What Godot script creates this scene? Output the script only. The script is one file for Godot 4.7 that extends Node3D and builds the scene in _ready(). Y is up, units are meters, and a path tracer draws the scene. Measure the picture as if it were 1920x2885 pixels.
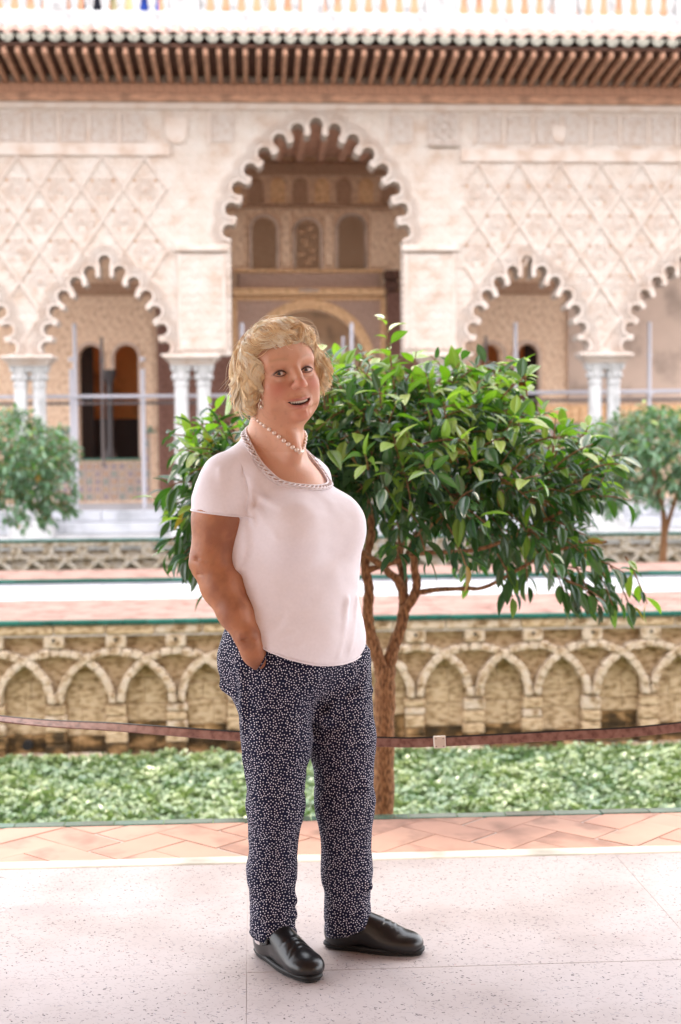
extends Node3D

var M := {}
var rng := RandomNumberGenerator.new()


func _ready() -> void:
	rng.seed = 4711
	# camera
	var cam := Camera3D.new()
	cam.name = "camera"
	cam.position = Vector3(0, 1.32, 0)
	cam.rotation_order = EULER_ORDER_YXZ
	cam.rotation_degrees = Vector3(-2.75, -3.47, -0.45)
	cam.near = 0.05
	cam.far = 400.0
	cam.fov = 39.4
	var lens := CameraAttributesPhysical.new()
	lens.frustum_focal_length = 33.52
	lens.frustum_focus_distance = 3.5
	lens.exposure_aperture = 2.3
	cam.attributes = lens
	add_child(cam)
	cam.current = true
	# sky, sun, exposure
	var env := Environment.new()
	env.background_mode = Environment.BG_SKY
	var sky_mat := ProceduralSkyMaterial.new()
	sky_mat.sky_top_color = Color(0.90, 0.91, 0.94)
	sky_mat.sky_horizon_color = Color(0.98, 0.96, 0.945)
	sky_mat.sky_curve = 0.12
	sky_mat.ground_bottom_color = Color(0.5, 0.46, 0.42)
	sky_mat.ground_horizon_color = Color(0.8, 0.78, 0.75)
	sky_mat.sun_angle_max = 1.0
	sky_mat.sky_energy_multiplier = 1.35
	var sky := Sky.new()
	sky.sky_material = sky_mat
	env.sky = sky
	env.tonemap_mode = Environment.TONE_MAPPER_LINEAR
	env.tonemap_exposure = 2.6
	env.sdfgi_enabled = true
	env.ssao_enabled = true
	env.ssil_enabled = true
	var we := WorldEnvironment.new()
	we.name = "world"
	we.environment = env
	add_child(we)
	var sun := DirectionalLight3D.new()
	sun.name = "sun"
	sun.light_energy = 0.24
	sun.light_angular_distance = 10.0
	sun.light_color = Color(1.0, 0.95, 0.87)
	sun.shadow_enabled = true
	sun.rotation_degrees = Vector3(-74, 205, 0)
	add_child(sun)
	materials()
	near_gallery()
	gardens()
	palace()
	scaffold()
	visitors()
	trees()
	barrier()
	woman()


func materials() -> void:
	var n1 := noise_tex(3, 0.006, [[0.0, grey(0.72)], [0.45, grey(0.95)], [1.0, grey(1.0)]])
	var n2 := noise_tex(9, 0.012, [[0.0, grey(0.55)], [0.5, grey(0.85)], [1.0, grey(1.0)]], 512, 6)
	M.noise = n1
	# speckled floor: pale ground, many short fibres
	var r := RandomNumberGenerator.new()
	r.seed = 77
	var fl := Image.create(1024, 1024, false, Image.FORMAT_RGB8)
	fl.fill(Color(0.925, 0.895, 0.895))
	for k in 9000:
		var p := Vector2(r.randf() * 1024.0, r.randf() * 1024.0)
		var a := r.randfn(0.5, 0.7)
		var l := r.randf_range(3.0, 12.0)
		var turn := r.randf_range(-0.14, 0.14)
		var w := r.randf()
		var c := Color(0.70, 0.65, 0.66)
		var dark := 0.7
		if w < 0.17:
			c = Color(0.20, 0.17, 0.18)
			dark = 0.95
			l *= 0.7
		elif w < 0.18:
			c = Color(0.72, 0.38, 0.34)
		elif w < 0.22:
			c = Color(0.45, 0.48, 0.60)
		elif w < 0.50:
			c = Color(0.60, 0.55, 0.56)
		for s in int(l):
			a += turn
			p += Vector2(cos(a), sin(a))
			var x := posmod(int(p.x), 1024)
			var y := posmod(int(p.y), 1024)
			fl.set_pixel(x, y, fl.get_pixel(x, y).lerp(c, dark))
			if w < 0.06:
				fl.set_pixel(posmod(x + 1, 1024), posmod(y - 1, 1024), c)
				fl.set_pixel(x, posmod(y - 1, 1024), c)
			if w < 0.30:
				fl.set_pixel(x, posmod(y + 1, 1024), fl.get_pixel(x, posmod(y + 1, 1024)).lerp(c, dark * 0.6))
	var fibre := ImageTexture.create_from_image(fl)
	M.floor = mk(Color(0.82, 0.80, 0.795), 0.55, {tex = fibre, scale = 1.0 / 1.15, bump = n2, depth = 0.06})
	M.floor.detail_enabled = true
	M.floor.detail_blend_mode = BaseMaterial3D.BLEND_MODE_MUL
	M.floor.detail_uv_layer = BaseMaterial3D.DETAIL_UV_2
	M.floor.uv2_triplanar = true
	M.floor.uv2_world_triplanar = true
	M.floor.uv2_scale = Vector3.ONE * 0.45
	M.floor.detail_albedo = noise_tex(15, 0.008, [[0.0, Color(0.90, 0.885, 0.88)], [0.42, Color(0.97, 0.965, 0.96)], [0.6, Color(1, 1, 1)], [1.0, Color(1, 1, 1)]], 512, 6)
	M.joint = mk(Color(0.76, 0.71, 0.68), 0.9)
	M.strip = mk(Color(0.93, 0.90, 0.84), 0.6, {tex = n1, scale = 0.9})
	M.clay = []
	for k in 4:
		M.clay.append(mk([Color(0.82, 0.64, 0.56), Color(0.815, 0.63, 0.55), Color(0.825, 0.65, 0.57), Color(0.818, 0.636, 0.558)][k], 0.7, {tex = n1, scale = 0.7 + 0.15 * k}))
	M.clay_far = []  # same clay, darkened to offset the stronger light on the far walkways
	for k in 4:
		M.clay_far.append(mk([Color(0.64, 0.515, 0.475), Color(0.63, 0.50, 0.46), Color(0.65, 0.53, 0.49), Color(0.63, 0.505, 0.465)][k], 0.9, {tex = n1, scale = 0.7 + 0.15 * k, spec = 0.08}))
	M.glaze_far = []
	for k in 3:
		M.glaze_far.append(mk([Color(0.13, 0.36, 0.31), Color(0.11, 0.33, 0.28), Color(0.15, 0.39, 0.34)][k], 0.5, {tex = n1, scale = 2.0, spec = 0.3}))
	M.glaze = []  # same glaze as the far tiles, lightened for the sky it reflects
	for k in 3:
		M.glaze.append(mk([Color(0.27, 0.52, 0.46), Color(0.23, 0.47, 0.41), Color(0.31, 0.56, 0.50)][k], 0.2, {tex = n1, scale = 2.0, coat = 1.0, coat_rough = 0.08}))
	# weathered sandstone of the sunken garden walls
	var stain := noise_tex(21, 0.010, [[0.0, Color(0.52, 0.45, 0.35)], [0.30, Color(0.78, 0.71, 0.60)], [0.50, Color(0.93, 0.88, 0.80)], [1.0, Color(1, 0.97, 0.93)]], 1024, 6)
	var pits := noise_tex(22, 0.03, [[0.0, grey(0.0)], [0.4, grey(0.7)], [1.0, grey(1.0)]], 512, 5)
	M.sand = mk(Color(0.81, 0.738, 0.648), 0.95, {tex = stain, scale = Vector3(0.9, 2.0, 0.9), bump = pits, depth = 0.5})
	var stain2 := noise_tex(25, 0.012, [[0.0, Color(0.45, 0.37, 0.25)], [0.3, Color(0.78, 0.69, 0.56)], [0.5, Color(0.95, 0.90, 0.82)], [1.0, Color(1, 0.98, 0.95)]], 512, 6)
	M.rib = mk(Color(0.80, 0.75, 0.705), 0.95, {tex = stain2, scale = 1.3, bump = pits, depth = 0.9})
	var moss := noise_tex(28, 0.010, [[0.0, Color(0.20, 0.17, 0.10)], [0.4, Color(0.36, 0.30, 0.19)], [0.58, Color(0.62, 0.52, 0.37)], [1.0, Color(0.92, 0.83, 0.70)]], 512, 6)
	M.foot = mk(Color(0.82, 0.745, 0.655), 0.95, {tex = moss, scale = Vector3(0.8, 1.4, 0.8), bump = pits, depth = 0.9})
	M.pale_stone = mk(Color(0.72, 0.70, 0.685), 0.95, {tex = stain2, scale = 1.3, bump = pits, depth = 0.9})
	M.hole = mk(lin(0.012, 0.010, 0.009), 1.0)  # near-black, stands for the shade inside holes
	M.soil = mk(lin(0.06, 0.045, 0.03), 1.0, {tex = n2, scale = 1.0})
	M.marble = mk(Color(0.78, 0.77, 0.765), 0.45, {tex = n1, scale = 0.6})
	M.marble_cool = mk(Color(0.78, 0.78, 0.80), 0.45, {tex = n1, scale = 0.4})
	M.water = mk(Color(0.10, 0.16, 0.17), 0.06, {spec = 0.6})
	# carved stucco
	var arab := picture(512, 512, func(u: float, v: float) -> Color:
		var a := sin(TAU * 4.0 * u + 1.6 * sin(TAU * 4.0 * v)) * cos(TAU * 4.0 * v + 1.2 * sin(TAU * 8.0 * u))
		var b := sin(TAU * (8.0 * u + 8.0 * v)) * sin(TAU * (8.0 * u - 8.0 * v))
		var d := sin(TAU * 16.0 * u + 2.0 * a) * sin(TAU * 16.0 * v + 2.0 * b)
		return grey(0.5 + 0.22 * a + 0.16 * b + 0.18 * d))
	M.arab = arab
	var patina := noise_tex(31, 0.008, [[0.0, Color(0.90, 0.83, 0.78)], [0.4, Color(0.97, 0.94, 0.92)], [1.0, Color(1, 1, 1)]], 512, 5)
	M.stucco = mk(Color(0.775, 0.735, 0.70), 0.9, {tex = patina, scale = 0.5, bump = arab, depth = 2.6})
	M.plain = mk(Color(0.80, 0.755, 0.72), 0.85, {tex = patina, scale = 0.7})
	M.carved = mk(Color(0.80, 0.76, 0.73), 0.9, {tex = patina, scale = 1.6, bump = arab, depth = 2.6})
	var ochre := noise_tex(35, 0.012, [[0.0, Color(0.78, 0.70, 0.64)], [0.45, Color(0.93, 0.86, 0.80)], [1.0, Color(1, 0.98, 0.95)]], 512, 5)
	M.inner = mk(Color(0.97, 0.89, 0.81), 0.9, {tex = ochre, scale = 1.6, bump = arab, depth = 1.6})
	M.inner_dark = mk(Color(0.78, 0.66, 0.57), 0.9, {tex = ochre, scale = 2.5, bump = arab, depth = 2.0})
	M.inner_plain = mk(Color(0.80, 0.70, 0.63), 0.9, {tex = n1, scale = 0.3})
	M.gold = mk(Color(0.97, 0.84, 0.68), 0.8, {tex = ochre, scale = 1.6, bump = arab, depth = 2.0})
	M.violet = mk(Color(0.90, 0.80, 0.76), 0.85, {tex = ochre, scale = 3.0, bump = arab, depth = 3.0})
	M.lattice = mk(Color(0.86, 0.74, 0.63), 0.9, {tex = ochre, scale = 3.0})
	M.room = mk(Color(0.86, 0.58, 0.35), 0.95, {tex = n1, scale = 0.4})
	M.room_tan = mk(Color(0.97, 0.89, 0.80), 0.95, {tex = n1, scale = 0.4})
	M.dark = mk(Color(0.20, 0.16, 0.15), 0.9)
	M.column_dark = mk(Color(0.25, 0.22, 0.22), 0.4)
	# wood
	var grain := noise_tex(41, 0.02, [[0.0, grey(0.55)], [0.5, grey(0.85)], [1.0, grey(1.0)]], 256, 4)
	M.wood = mk(Color(0.90, 0.69, 0.57), 0.75, {tex = grain, scale = Vector3(6, 6, 0.7)})
	M.wood_pale = mk(Color(0.84, 0.64, 0.52), 0.75, {tex = grain, scale = Vector3(0.7, 6, 6)})
	M.wood_dark = mk(Color(0.42, 0.28, 0.22), 0.85, {tex = grain, scale = 2.0})
	M.door = mk(Color(0.56, 0.42, 0.38), 0.7, {tex = ochre, scale = 2.0, bump = arab, depth = 3.0})
	M.tile_end = mk(Color(0.78, 0.76, 0.70), 0.9, {tex = n2, scale = 3.0})
	M.tile_roof = mk(Color(0.78, 0.64, 0.58), 0.9, {tex = n2, scale = 2.0})
	M.white = mk(Color(0.79, 0.785, 0.78), 0.8, {tex = n1, scale = 0.8})
	M.peach = mk(Color(0.78, 0.56, 0.43), 0.9, {tex = n1, scale = 0.4})
	# glazed wall tiles: a star on each, four variants
	M.azulejo = []
	for k in 4:
		var ca: Color = [Color(0.72, 0.52, 0.34), Color(0.42, 0.40, 0.52), Color(0.74, 0.58, 0.40), Color(0.38, 0.50, 0.46)][k]
		var cb: Color = [Color(0.36, 0.33, 0.45), Color(0.70, 0.52, 0.38), Color(0.36, 0.42, 0.50), Color(0.30, 0.28, 0.38)][k]
		M.azulejo.append(mk(Color(0.92, 0.90, 0.88), 0.35, {tex = picture(48, 48, func(u: float, v: float) -> Color:
			var x := u - 0.5
			var y := v - 0.5
			var d := sqrt(x * x + y * y)
			var s := 0.30 + 0.10 * cos(8.0 * atan2(y, x))
			if d < s * 0.35:
				return cb
			if d < s:
				return ca
			if maxf(absf(x), absf(y)) > 0.44:
				return cb
			return Color(0.80, 0.74, 0.70))}))
	M.steel = mk(Color(0.74, 0.73, 0.76), 0.45, {metal = 0.35})
	M.steel_dark = mk(Color(0.42, 0.38, 0.37), 0.55, {metal = 0.3})

	# ---- helpers ----

class Geo:
	var v := PackedVector3Array()
	var n := PackedVector3Array()
	var t := PackedVector2Array()
	var c := PackedColorArray()
	var ix := PackedInt32Array()
	var tint := Color(1, 1, 1)

	func vert(p: Vector3, nn: Vector3, uv := Vector2.ZERO) -> int:
		v.append(p)
		n.append(nn)
		t.append(uv)
		c.append(tint)
		return v.size() - 1

	func face(a: int, b: int, d: int) -> void:  # counter-clockwise in, clockwise out
		ix.append(a)
		ix.append(d)
		ix.append(b)

	func tri(a: Vector3, b: Vector3, d: Vector3) -> void:
		var nn := (b - a).cross(d - a).normalized()
		face(vert(a, nn), vert(b, nn), vert(d, nn))

	func quad(a: Vector3, b: Vector3, d: Vector3, e: Vector3) -> void:
		var nn := (d - a).cross(e - b).normalized()
		var k := vert(a, nn, Vector2(0, 0))
		vert(b, nn, Vector2(1, 0))
		vert(d, nn, Vector2(1, 1))
		vert(e, nn, Vector2(0, 1))
		face(k, k + 1, k + 2)
		face(k, k + 2, k + 3)

	func box(at: Vector3, size: Vector3, bevel := 0.0, basis := Basis()) -> void:
		var h := size * 0.5
		var b: float = minf(bevel, minf(h.x, minf(h.y, h.z)) * 0.9)
		var g := func(x: float, y: float, z: float) -> Vector3: return at + basis * Vector3(x, y, z)
		if b <= 0.0:
			for s in [1.0, -1.0]:
				quad(g.call(s * h.x, -h.y, s * h.z), g.call(s * h.x, -h.y, -s * h.z), g.call(s * h.x, h.y, -s * h.z), g.call(s * h.x, h.y, s * h.z))
				quad(g.call(-h.x, s * h.y, s * h.z), g.call(h.x, s * h.y, s * h.z), g.call(h.x, s * h.y, -s * h.z), g.call(-h.x, s * h.y, -s * h.z))
				quad(g.call(-s * h.x, -h.y, s * h.z), g.call(s * h.x, -h.y, s * h.z), g.call(s * h.x, h.y, s * h.z), g.call(-s * h.x, h.y, s * h.z))
			return
		var q := h - Vector3(b, b, b)
		for s in [1.0, -1.0]:
			quad(g.call(s * h.x, -q.y, s * q.z), g.call(s * h.x, -q.y, -s * q.z), g.call(s * h.x, q.y, -s * q.z), g.call(s * h.x, q.y, s * q.z))
			quad(g.call(-q.x, s * h.y, s * q.z), g.call(q.x, s * h.y, s * q.z), g.call(q.x, s * h.y, -s * q.z), g.call(-q.x, s * h.y, -s * q.z))
			quad(g.call(-s * q.x, -q.y, s * h.z), g.call(s * q.x, -q.y, s * h.z), g.call(s * q.x, q.y, s * h.z), g.call(-s * q.x, q.y, s * h.z))
		for s in [1.0, -1.0]:
			for u in [1.0, -1.0]:
				orient(g.call(s * h.x, u * q.y, -q.z), g.call(s * q.x, u * h.y, -q.z), g.call(s * q.x, u * h.y, q.z), g.call(s * h.x, u * q.y, q.z), at)
				orient(g.call(-q.x, s * h.y, u * q.z), g.call(-q.x, s * q.y, u * h.z), g.call(q.x, s * q.y, u * h.z), g.call(q.x, s * h.y, u * q.z), at)
				orient(g.call(s * h.x, -q.y, u * q.z), g.call(s * q.x, -q.y, u * h.z), g.call(s * q.x, q.y, u * h.z), g.call(s * h.x, q.y, u * q.z), at)
				for w in [1.0, -1.0]:
					var a: Vector3 = g.call(s * h.x, u * q.y, w * q.z)
					var d: Vector3 = g.call(s * q.x, u * h.y, w * q.z)
					var e: Vector3 = g.call(s * q.x, u * q.y, w * h.z)
					if (d - a).cross(e - a).dot(a - at) > 0.0:
						tri(a, d, e)
					else:
						tri(a, e, d)

	func orient(a: Vector3, b: Vector3, d: Vector3, e: Vector3, inside: Vector3) -> void:
		if (d - a).cross(e - b).dot((a + d) * 0.5 - inside) > 0.0:
			quad(a, b, d, e)
		else:
			quad(e, d, b, a)

	func tube(p: PackedVector3Array, r: PackedFloat32Array, sides := 8, cap := true, flat := 1.0) -> void:
		var m := p.size()
		var side := Vector3.ZERO
		var rings := []
		for k in m:
			var d := (p[mini(k + 1, m - 1)] - p[maxi(k - 1, 0)]).normalized()
			if side == Vector3.ZERO:
				side = d.cross(Vector3.UP if absf(d.y) < 0.9 else Vector3.RIGHT).normalized()
			side = (side - d * side.dot(d)).normalized()
			var up := d.cross(side)
			var first := v.size()
			for s in sides:
				var a := TAU * s / sides
				var o := side * cos(a) + up * sin(a) * flat
				var nn := (side * cos(a) * flat + up * sin(a)).normalized()
				vert(p[k] + o * r[k], nn, Vector2(float(s) / sides, float(k) / (m - 1)))
			rings.append(first)
		for k in m - 1:
			for s in sides:
				var s2 := (s + 1) % sides
				var a: int = rings[k] + s
				var b: int = rings[k] + s2
				var d: int = rings[k + 1] + s2
				var e: int = rings[k + 1] + s
				face(a, b, d)
				face(a, d, e)
		if cap:
			for end in [0, m - 1]:
				var d := (p[1] - p[0]).normalized() * -1.0 if end == 0 else (p[m - 1] - p[m - 2]).normalized()
				var mid := vert(p[end], d)
				var ring := v.size()
				for s in sides:
					vert(v[rings[end] + s], d)
				for s in sides:
					if end == 0:
						face(mid, ring + (s + 1) % sides, ring + s)
					else:
						face(mid, ring + s, ring + (s + 1) % sides)

	func lathe(at: Vector3, prof: PackedVector2Array, sides := 16, squash := Vector3.ONE) -> void:  # prof: (radius, height) upwards
		for k in prof.size() - 1:
			var a := prof[k]
			var b := prof[k + 1]
			var nr := Vector2(b.y - a.y, a.x - b.x).normalized()
			var first := v.size()
			for s in sides + 1:
				var w := TAU * s / sides
				var d := Vector3(sin(w), 0, cos(w))
				var nn := Vector3(d.x * nr.x, nr.y, d.z * nr.x).normalized()
				vert(at + Vector3(d.x * a.x, a.y, d.z * a.x) * squash, nn)
				vert(at + Vector3(d.x * b.x, b.y, d.z * b.x) * squash, nn)
			for s in sides:
				var o := first + s * 2
				face(o, o + 2, o + 3)
				face(o, o + 3, o + 1)

	func ball(at: Vector3, r: Vector3, seg := 12, basis := Basis()) -> void:
		var rings := seg / 2
		var first := v.size()
		for k in rings + 1:
			var a := PI * k / rings
			for s in seg + 1:
				var w := TAU * s / seg
				var d := Vector3(sin(a) * sin(w), cos(a), sin(a) * cos(w))
				vert(at + basis * (d * r), (basis * (d / r)).normalized())
		for k in rings:
			for s in seg:
				var o := first + k * (seg + 1) + s
				face(o, o + seg + 1, o + seg + 2)
				face(o, o + seg + 2, o + 1)

	func prism(poly: PackedVector2Array, z0: float, z1: float, back := false, xf := Transform3D()) -> void:  # outline in xy, from z0 (back) to z1 (front)
		var q := poly
		if Geometry2D.is_polygon_clockwise(q):
			q = q.duplicate()
			q.reverse()
		var tr := Geometry2D.triangulate_polygon(q)
		var nf := (xf.basis * Vector3(0, 0, 1)).normalized()
		var first := v.size()
		for p in q:
			vert(xf * Vector3(p.x, p.y, z1), nf, p)
		for k in range(0, tr.size(), 3):
			var a := q[tr[k]]
			var b := q[tr[k + 1]]
			var d := q[tr[k + 2]]
			if (b - a).cross(d - a) > 0.0:
				face(first + tr[k], first + tr[k + 1], first + tr[k + 2])
			else:
				face(first + tr[k], first + tr[k + 2], first + tr[k + 1])
		if back:
			first = v.size()
			for p in q:
				vert(xf * Vector3(p.x, p.y, z0), -nf, p)
			for k in range(0, tr.size(), 3):
				face(first + tr[k], first + tr[k + 2], first + tr[k + 1])
		var m := q.size()
		for k in m:
			var a := q[k]
			var b := q[(k + 1) % m]
			quad(xf * Vector3(a.x, a.y, z0), xf * Vector3(b.x, b.y, z0), xf * Vector3(b.x, b.y, z1), xf * Vector3(a.x, a.y, z1))

	func mesh() -> ArrayMesh:
		var a := []
		a.resize(Mesh.ARRAY_MAX)
		a[Mesh.ARRAY_VERTEX] = v
		a[Mesh.ARRAY_NORMAL] = n
		a[Mesh.ARRAY_TEX_UV] = t
		a[Mesh.ARRAY_COLOR] = c
		a[Mesh.ARRAY_INDEX] = ix
		var m := ArrayMesh.new()
		m.add_surface_from_arrays(Mesh.PRIMITIVE_TRIANGLES, a)
		return m


func put(called: String, what: Variant, m: Material, parent: Node = self, xf := Transform3D()) -> MeshInstance3D:
	var o := MeshInstance3D.new()
	o.name = called
	o.mesh = what.mesh() if what is Geo else what
	o.material_override = m
	o.transform = xf
	parent.add_child(o, true)
	return o


func node(called: String, parent: Node = self, xf := Transform3D()) -> Node3D:
	var o := Node3D.new()
	o.name = called
	o.transform = xf
	parent.add_child(o, true)
	return o


func tag(o: Node, label: String, category := "", group := "", kind := "") -> Node:
	if label:
		o.set_meta("label", label)
	if category:
		o.set_meta("category", category)
	if group:
		o.set_meta("group", group)
	if kind:
		o.set_meta("kind", kind)
	return o


func ground(o: Node, label: String) -> Node:
	return tag(o, label, "", "", "structure")


func many(called: String, what: Mesh, m: Material, where: Array, cols: Array, parent: Node = self) -> MultiMeshInstance3D:
	var mm := MultiMesh.new()
	mm.transform_format = MultiMesh.TRANSFORM_3D
	mm.use_colors = not cols.is_empty()
	mm.mesh = what
	mm.instance_count = where.size()
	for k in where.size():
		mm.set_instance_transform(k, where[k])
		if mm.use_colors:
			mm.set_instance_color(k, cols[k])
	var o := MultiMeshInstance3D.new()
	o.name = called
	o.multimesh = mm
	o.material_override = m
	parent.add_child(o, true)
	o.set_meta("kind", "stuff")
	return o


func at(x: float, y: float, z: float) -> Transform3D:
	return Transform3D(Basis(), Vector3(x, y, z))


func lin(r: float, g: float, b: float) -> Color:
	return Color(r, g, b).linear_to_srgb()


func noise_tex(sd: int, freq: float, stops: Array, size := 512, octaves := 5, kind := FastNoiseLite.TYPE_SIMPLEX_SMOOTH) -> NoiseTexture2D:
	var f := FastNoiseLite.new()
	f.seed = sd
	f.noise_type = kind
	f.frequency = freq
	f.fractal_octaves = octaves
	var g := Gradient.new()
	var off := PackedFloat32Array()
	var col := PackedColorArray()
	for s in stops:
		off.append(s[0])
		col.append(s[1])
	g.offsets = off
	g.colors = col
	var t := NoiseTexture2D.new()
	t.width = size
	t.height = size
	t.seamless = true
	t.noise = f
	t.color_ramp = g
	return t


func grey(a: float) -> Color:
	return Color(a, a, a)


func mk(c: Color, rough := 0.8, o := {}) -> StandardMaterial3D:
	var m := StandardMaterial3D.new()
	m.albedo_color = c
	m.roughness = rough
	if o.has("tex"):
		m.albedo_texture = o.tex
	if o.has("bump"):
		m.heightmap_enabled = true
		m.heightmap_texture = o.bump
		m.heightmap_scale = o.get("depth", 0.5)
	if o.has("scale"):
		m.uv1_triplanar = true
		m.uv1_world_triplanar = o.get("world", true)
		m.uv1_triplanar_sharpness = o.get("sharp", 6.0)
		m.uv1_scale = o.scale if o.scale is Vector3 else Vector3.ONE * float(o.scale)
	if o.get("vcol", false):
		m.vertex_color_use_as_albedo = true
	if o.has("metal"):
		m.metallic = o.metal
	if o.has("spec"):
		m.metallic_specular = o.spec
	if o.has("coat"):
		m.clearcoat_enabled = true
		m.clearcoat = o.coat
		m.clearcoat_roughness = o.get("coat_rough", 0.1)
	if o.has("back"):
		m.backlight_enabled = true
		m.backlight = o.back
	if o.has("rim"):
		m.rim_enabled = true
		m.rim = o.rim
		m.rim_tint = 0.6
	if o.has("sss"):
		m.subsurf_scatter_enabled = true
		m.subsurf_scatter_strength = o.sss
	return m


func picture(w: int, h: int, f: Callable) -> ImageTexture:  # f(u, v) -> Color
	var b := PackedByteArray()
	b.resize(w * h * 3)
	for y in h:
		for x in w:
			var c: Color = f.call(float(x) / w, float(y) / h)
			var o := (y * w + x) * 3
			b[o] = int(clampf(c.r, 0, 1) * 255.0)
			b[o + 1] = int(clampf(c.g, 0, 1) * 255.0)
			b[o + 2] = int(clampf(c.b, 0, 1) * 255.0)
	return ImageTexture.create_from_image(Image.create_from_data(w, h, false, Image.FORMAT_RGB8, b))


func pts(a: Array) -> PackedVector3Array:
	return PackedVector3Array(a)


func circle(c: Vector2, r: float, k := 20) -> PackedVector2Array:
	var q := PackedVector2Array()
	for s in k:
		q.append(c + Vector2(cos(TAU * s / k), sin(TAU * s / k)) * r)
	return q


func rect(x0: float, y0: float, x1: float, y1: float) -> PackedVector2Array:
	return PackedVector2Array([Vector2(x0, y0), Vector2(x1, y0), Vector2(x1, y1), Vector2(x0, y1)])


func biggest(polys: Array) -> PackedVector2Array:
	var best := PackedVector2Array()
	var most := -1.0
	for p in polys:
		if Geometry2D.is_polygon_clockwise(p):
			continue
		var lo := Vector2(1e9, 1e9)
		var hi := -lo
		for q in p:
			lo = lo.min(q)
			hi = hi.max(q)
		var s := (hi - lo).x * (hi - lo).y
		if s > most:
			most = s
			best = p
	return best


func cut(a: PackedVector2Array, b: PackedVector2Array) -> PackedVector2Array:
	return biggest(Geometry2D.clip_polygons(a, b))


func smooth_path(p: PackedVector3Array, per := 4) -> PackedVector3Array:
	var q := PackedVector3Array()
	for k in p.size() - 1:
		for s in per:
			q.append(p[k].cubic_interpolate(p[k + 1], p[maxi(k - 1, 0)], p[mini(k + 2, p.size() - 1)], float(s) / per))
	q.append(p[p.size() - 1])
	return q

	# ---- the gallery we stand in ----

func near_gallery() -> void:
	var f := node("floor")
	ground(f, "pale pinkish stone floor with dark fibre specks and thin joints, in the foreground")
	var bed := Geo.new()
	bed.box(Vector3(0.9, -0.0770, -1.43), Vector3(15.4, 0.15, 6.05))
	put("floor_bed", bed, M.joint, f)
	var xs := [-6.8, -4.6, -2.3, -0.03, 1.14, 3.4, 5.7, 8.0]
	var zs := [-4.455, -3.524, -1.3, 1.6]
	for a in xs.size() - 1:
		for b in zs.size() - 1:
			var w: float = xs[a + 1] - xs[a] - 0.0009
			var d: float = zs[b + 1] - zs[b] - 0.0009
			var g := Geo.new()
			g.box(Vector3(0, -0.008, 0), Vector3(w, 0.016, d), 0.0006)
			put("floor_slab", g, M.floor, f, at((xs[a] + xs[a + 1]) * 0.5, 0.0005 * ((a + b) % 2), (zs[b] + zs[b + 1]) * 0.5))
	var s := node("floor_edge_strip")
	ground(s, "narrow cream stone strip between the pale floor and the terracotta paving")
	for k in 9:
		var g := Geo.new()
		g.box(Vector3.ZERO, Vector3(1.647, 0.1, 0.072), 0.004)
		put("strip_stone", g, M.strip, s, at(-5.8 + 1.65 * k, -0.046, -4.4935))
	# paving beyond it
	paving("garden_edge_paving", "terracotta herringbone paving strip with green tile edge just beyond the floor", -2.2, 3.4, -4.532, -4.95, 0.148, 0.29)
	green_edge(get_node("garden_edge_paving"), -5.4, 6.9, -4.984, 0.172, 0.068, 1.0)
	# roof and walls of this gallery, over and behind the camera
	var r := node("near_gallery")
	tag(r, "plain plastered gallery with a timber ceiling above and behind the viewpoint", "building")
	var c := Geo.new()
	c.box(Vector3(0.9, 4.75, -1.75), Vector3(15.4, 0.2, 6.3))
	put("ceiling", c, M.wood_pale, r)
	var w2 := Geo.new()
	w2.box(Vector3(0.9, 2.3, 1.45), Vector3(15.4, 4.7, 0.3))
	put("back_wall", w2, M.inner, r)
	for x in [-2.1, 3.3]:
		var p := Geo.new()
		p.lathe(Vector3(x, 0.0, -4.7), PackedVector2Array([Vector2(0.16, 0), Vector2(0.16, 0.12), Vector2(0.12, 0.2), Vector2(0.11, 2.3), Vector2(0.17, 2.6), Vector2(0.2, 2.62), Vector2(0.2, 2.8)]), 20)
		put("column", p, M.marble, r)
		var up := Geo.new()
		up.box(Vector3(x, 3.72, -4.7), Vector3(0.5, 1.84, 0.4))
		put("pier", up, M.plain, r)


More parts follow.
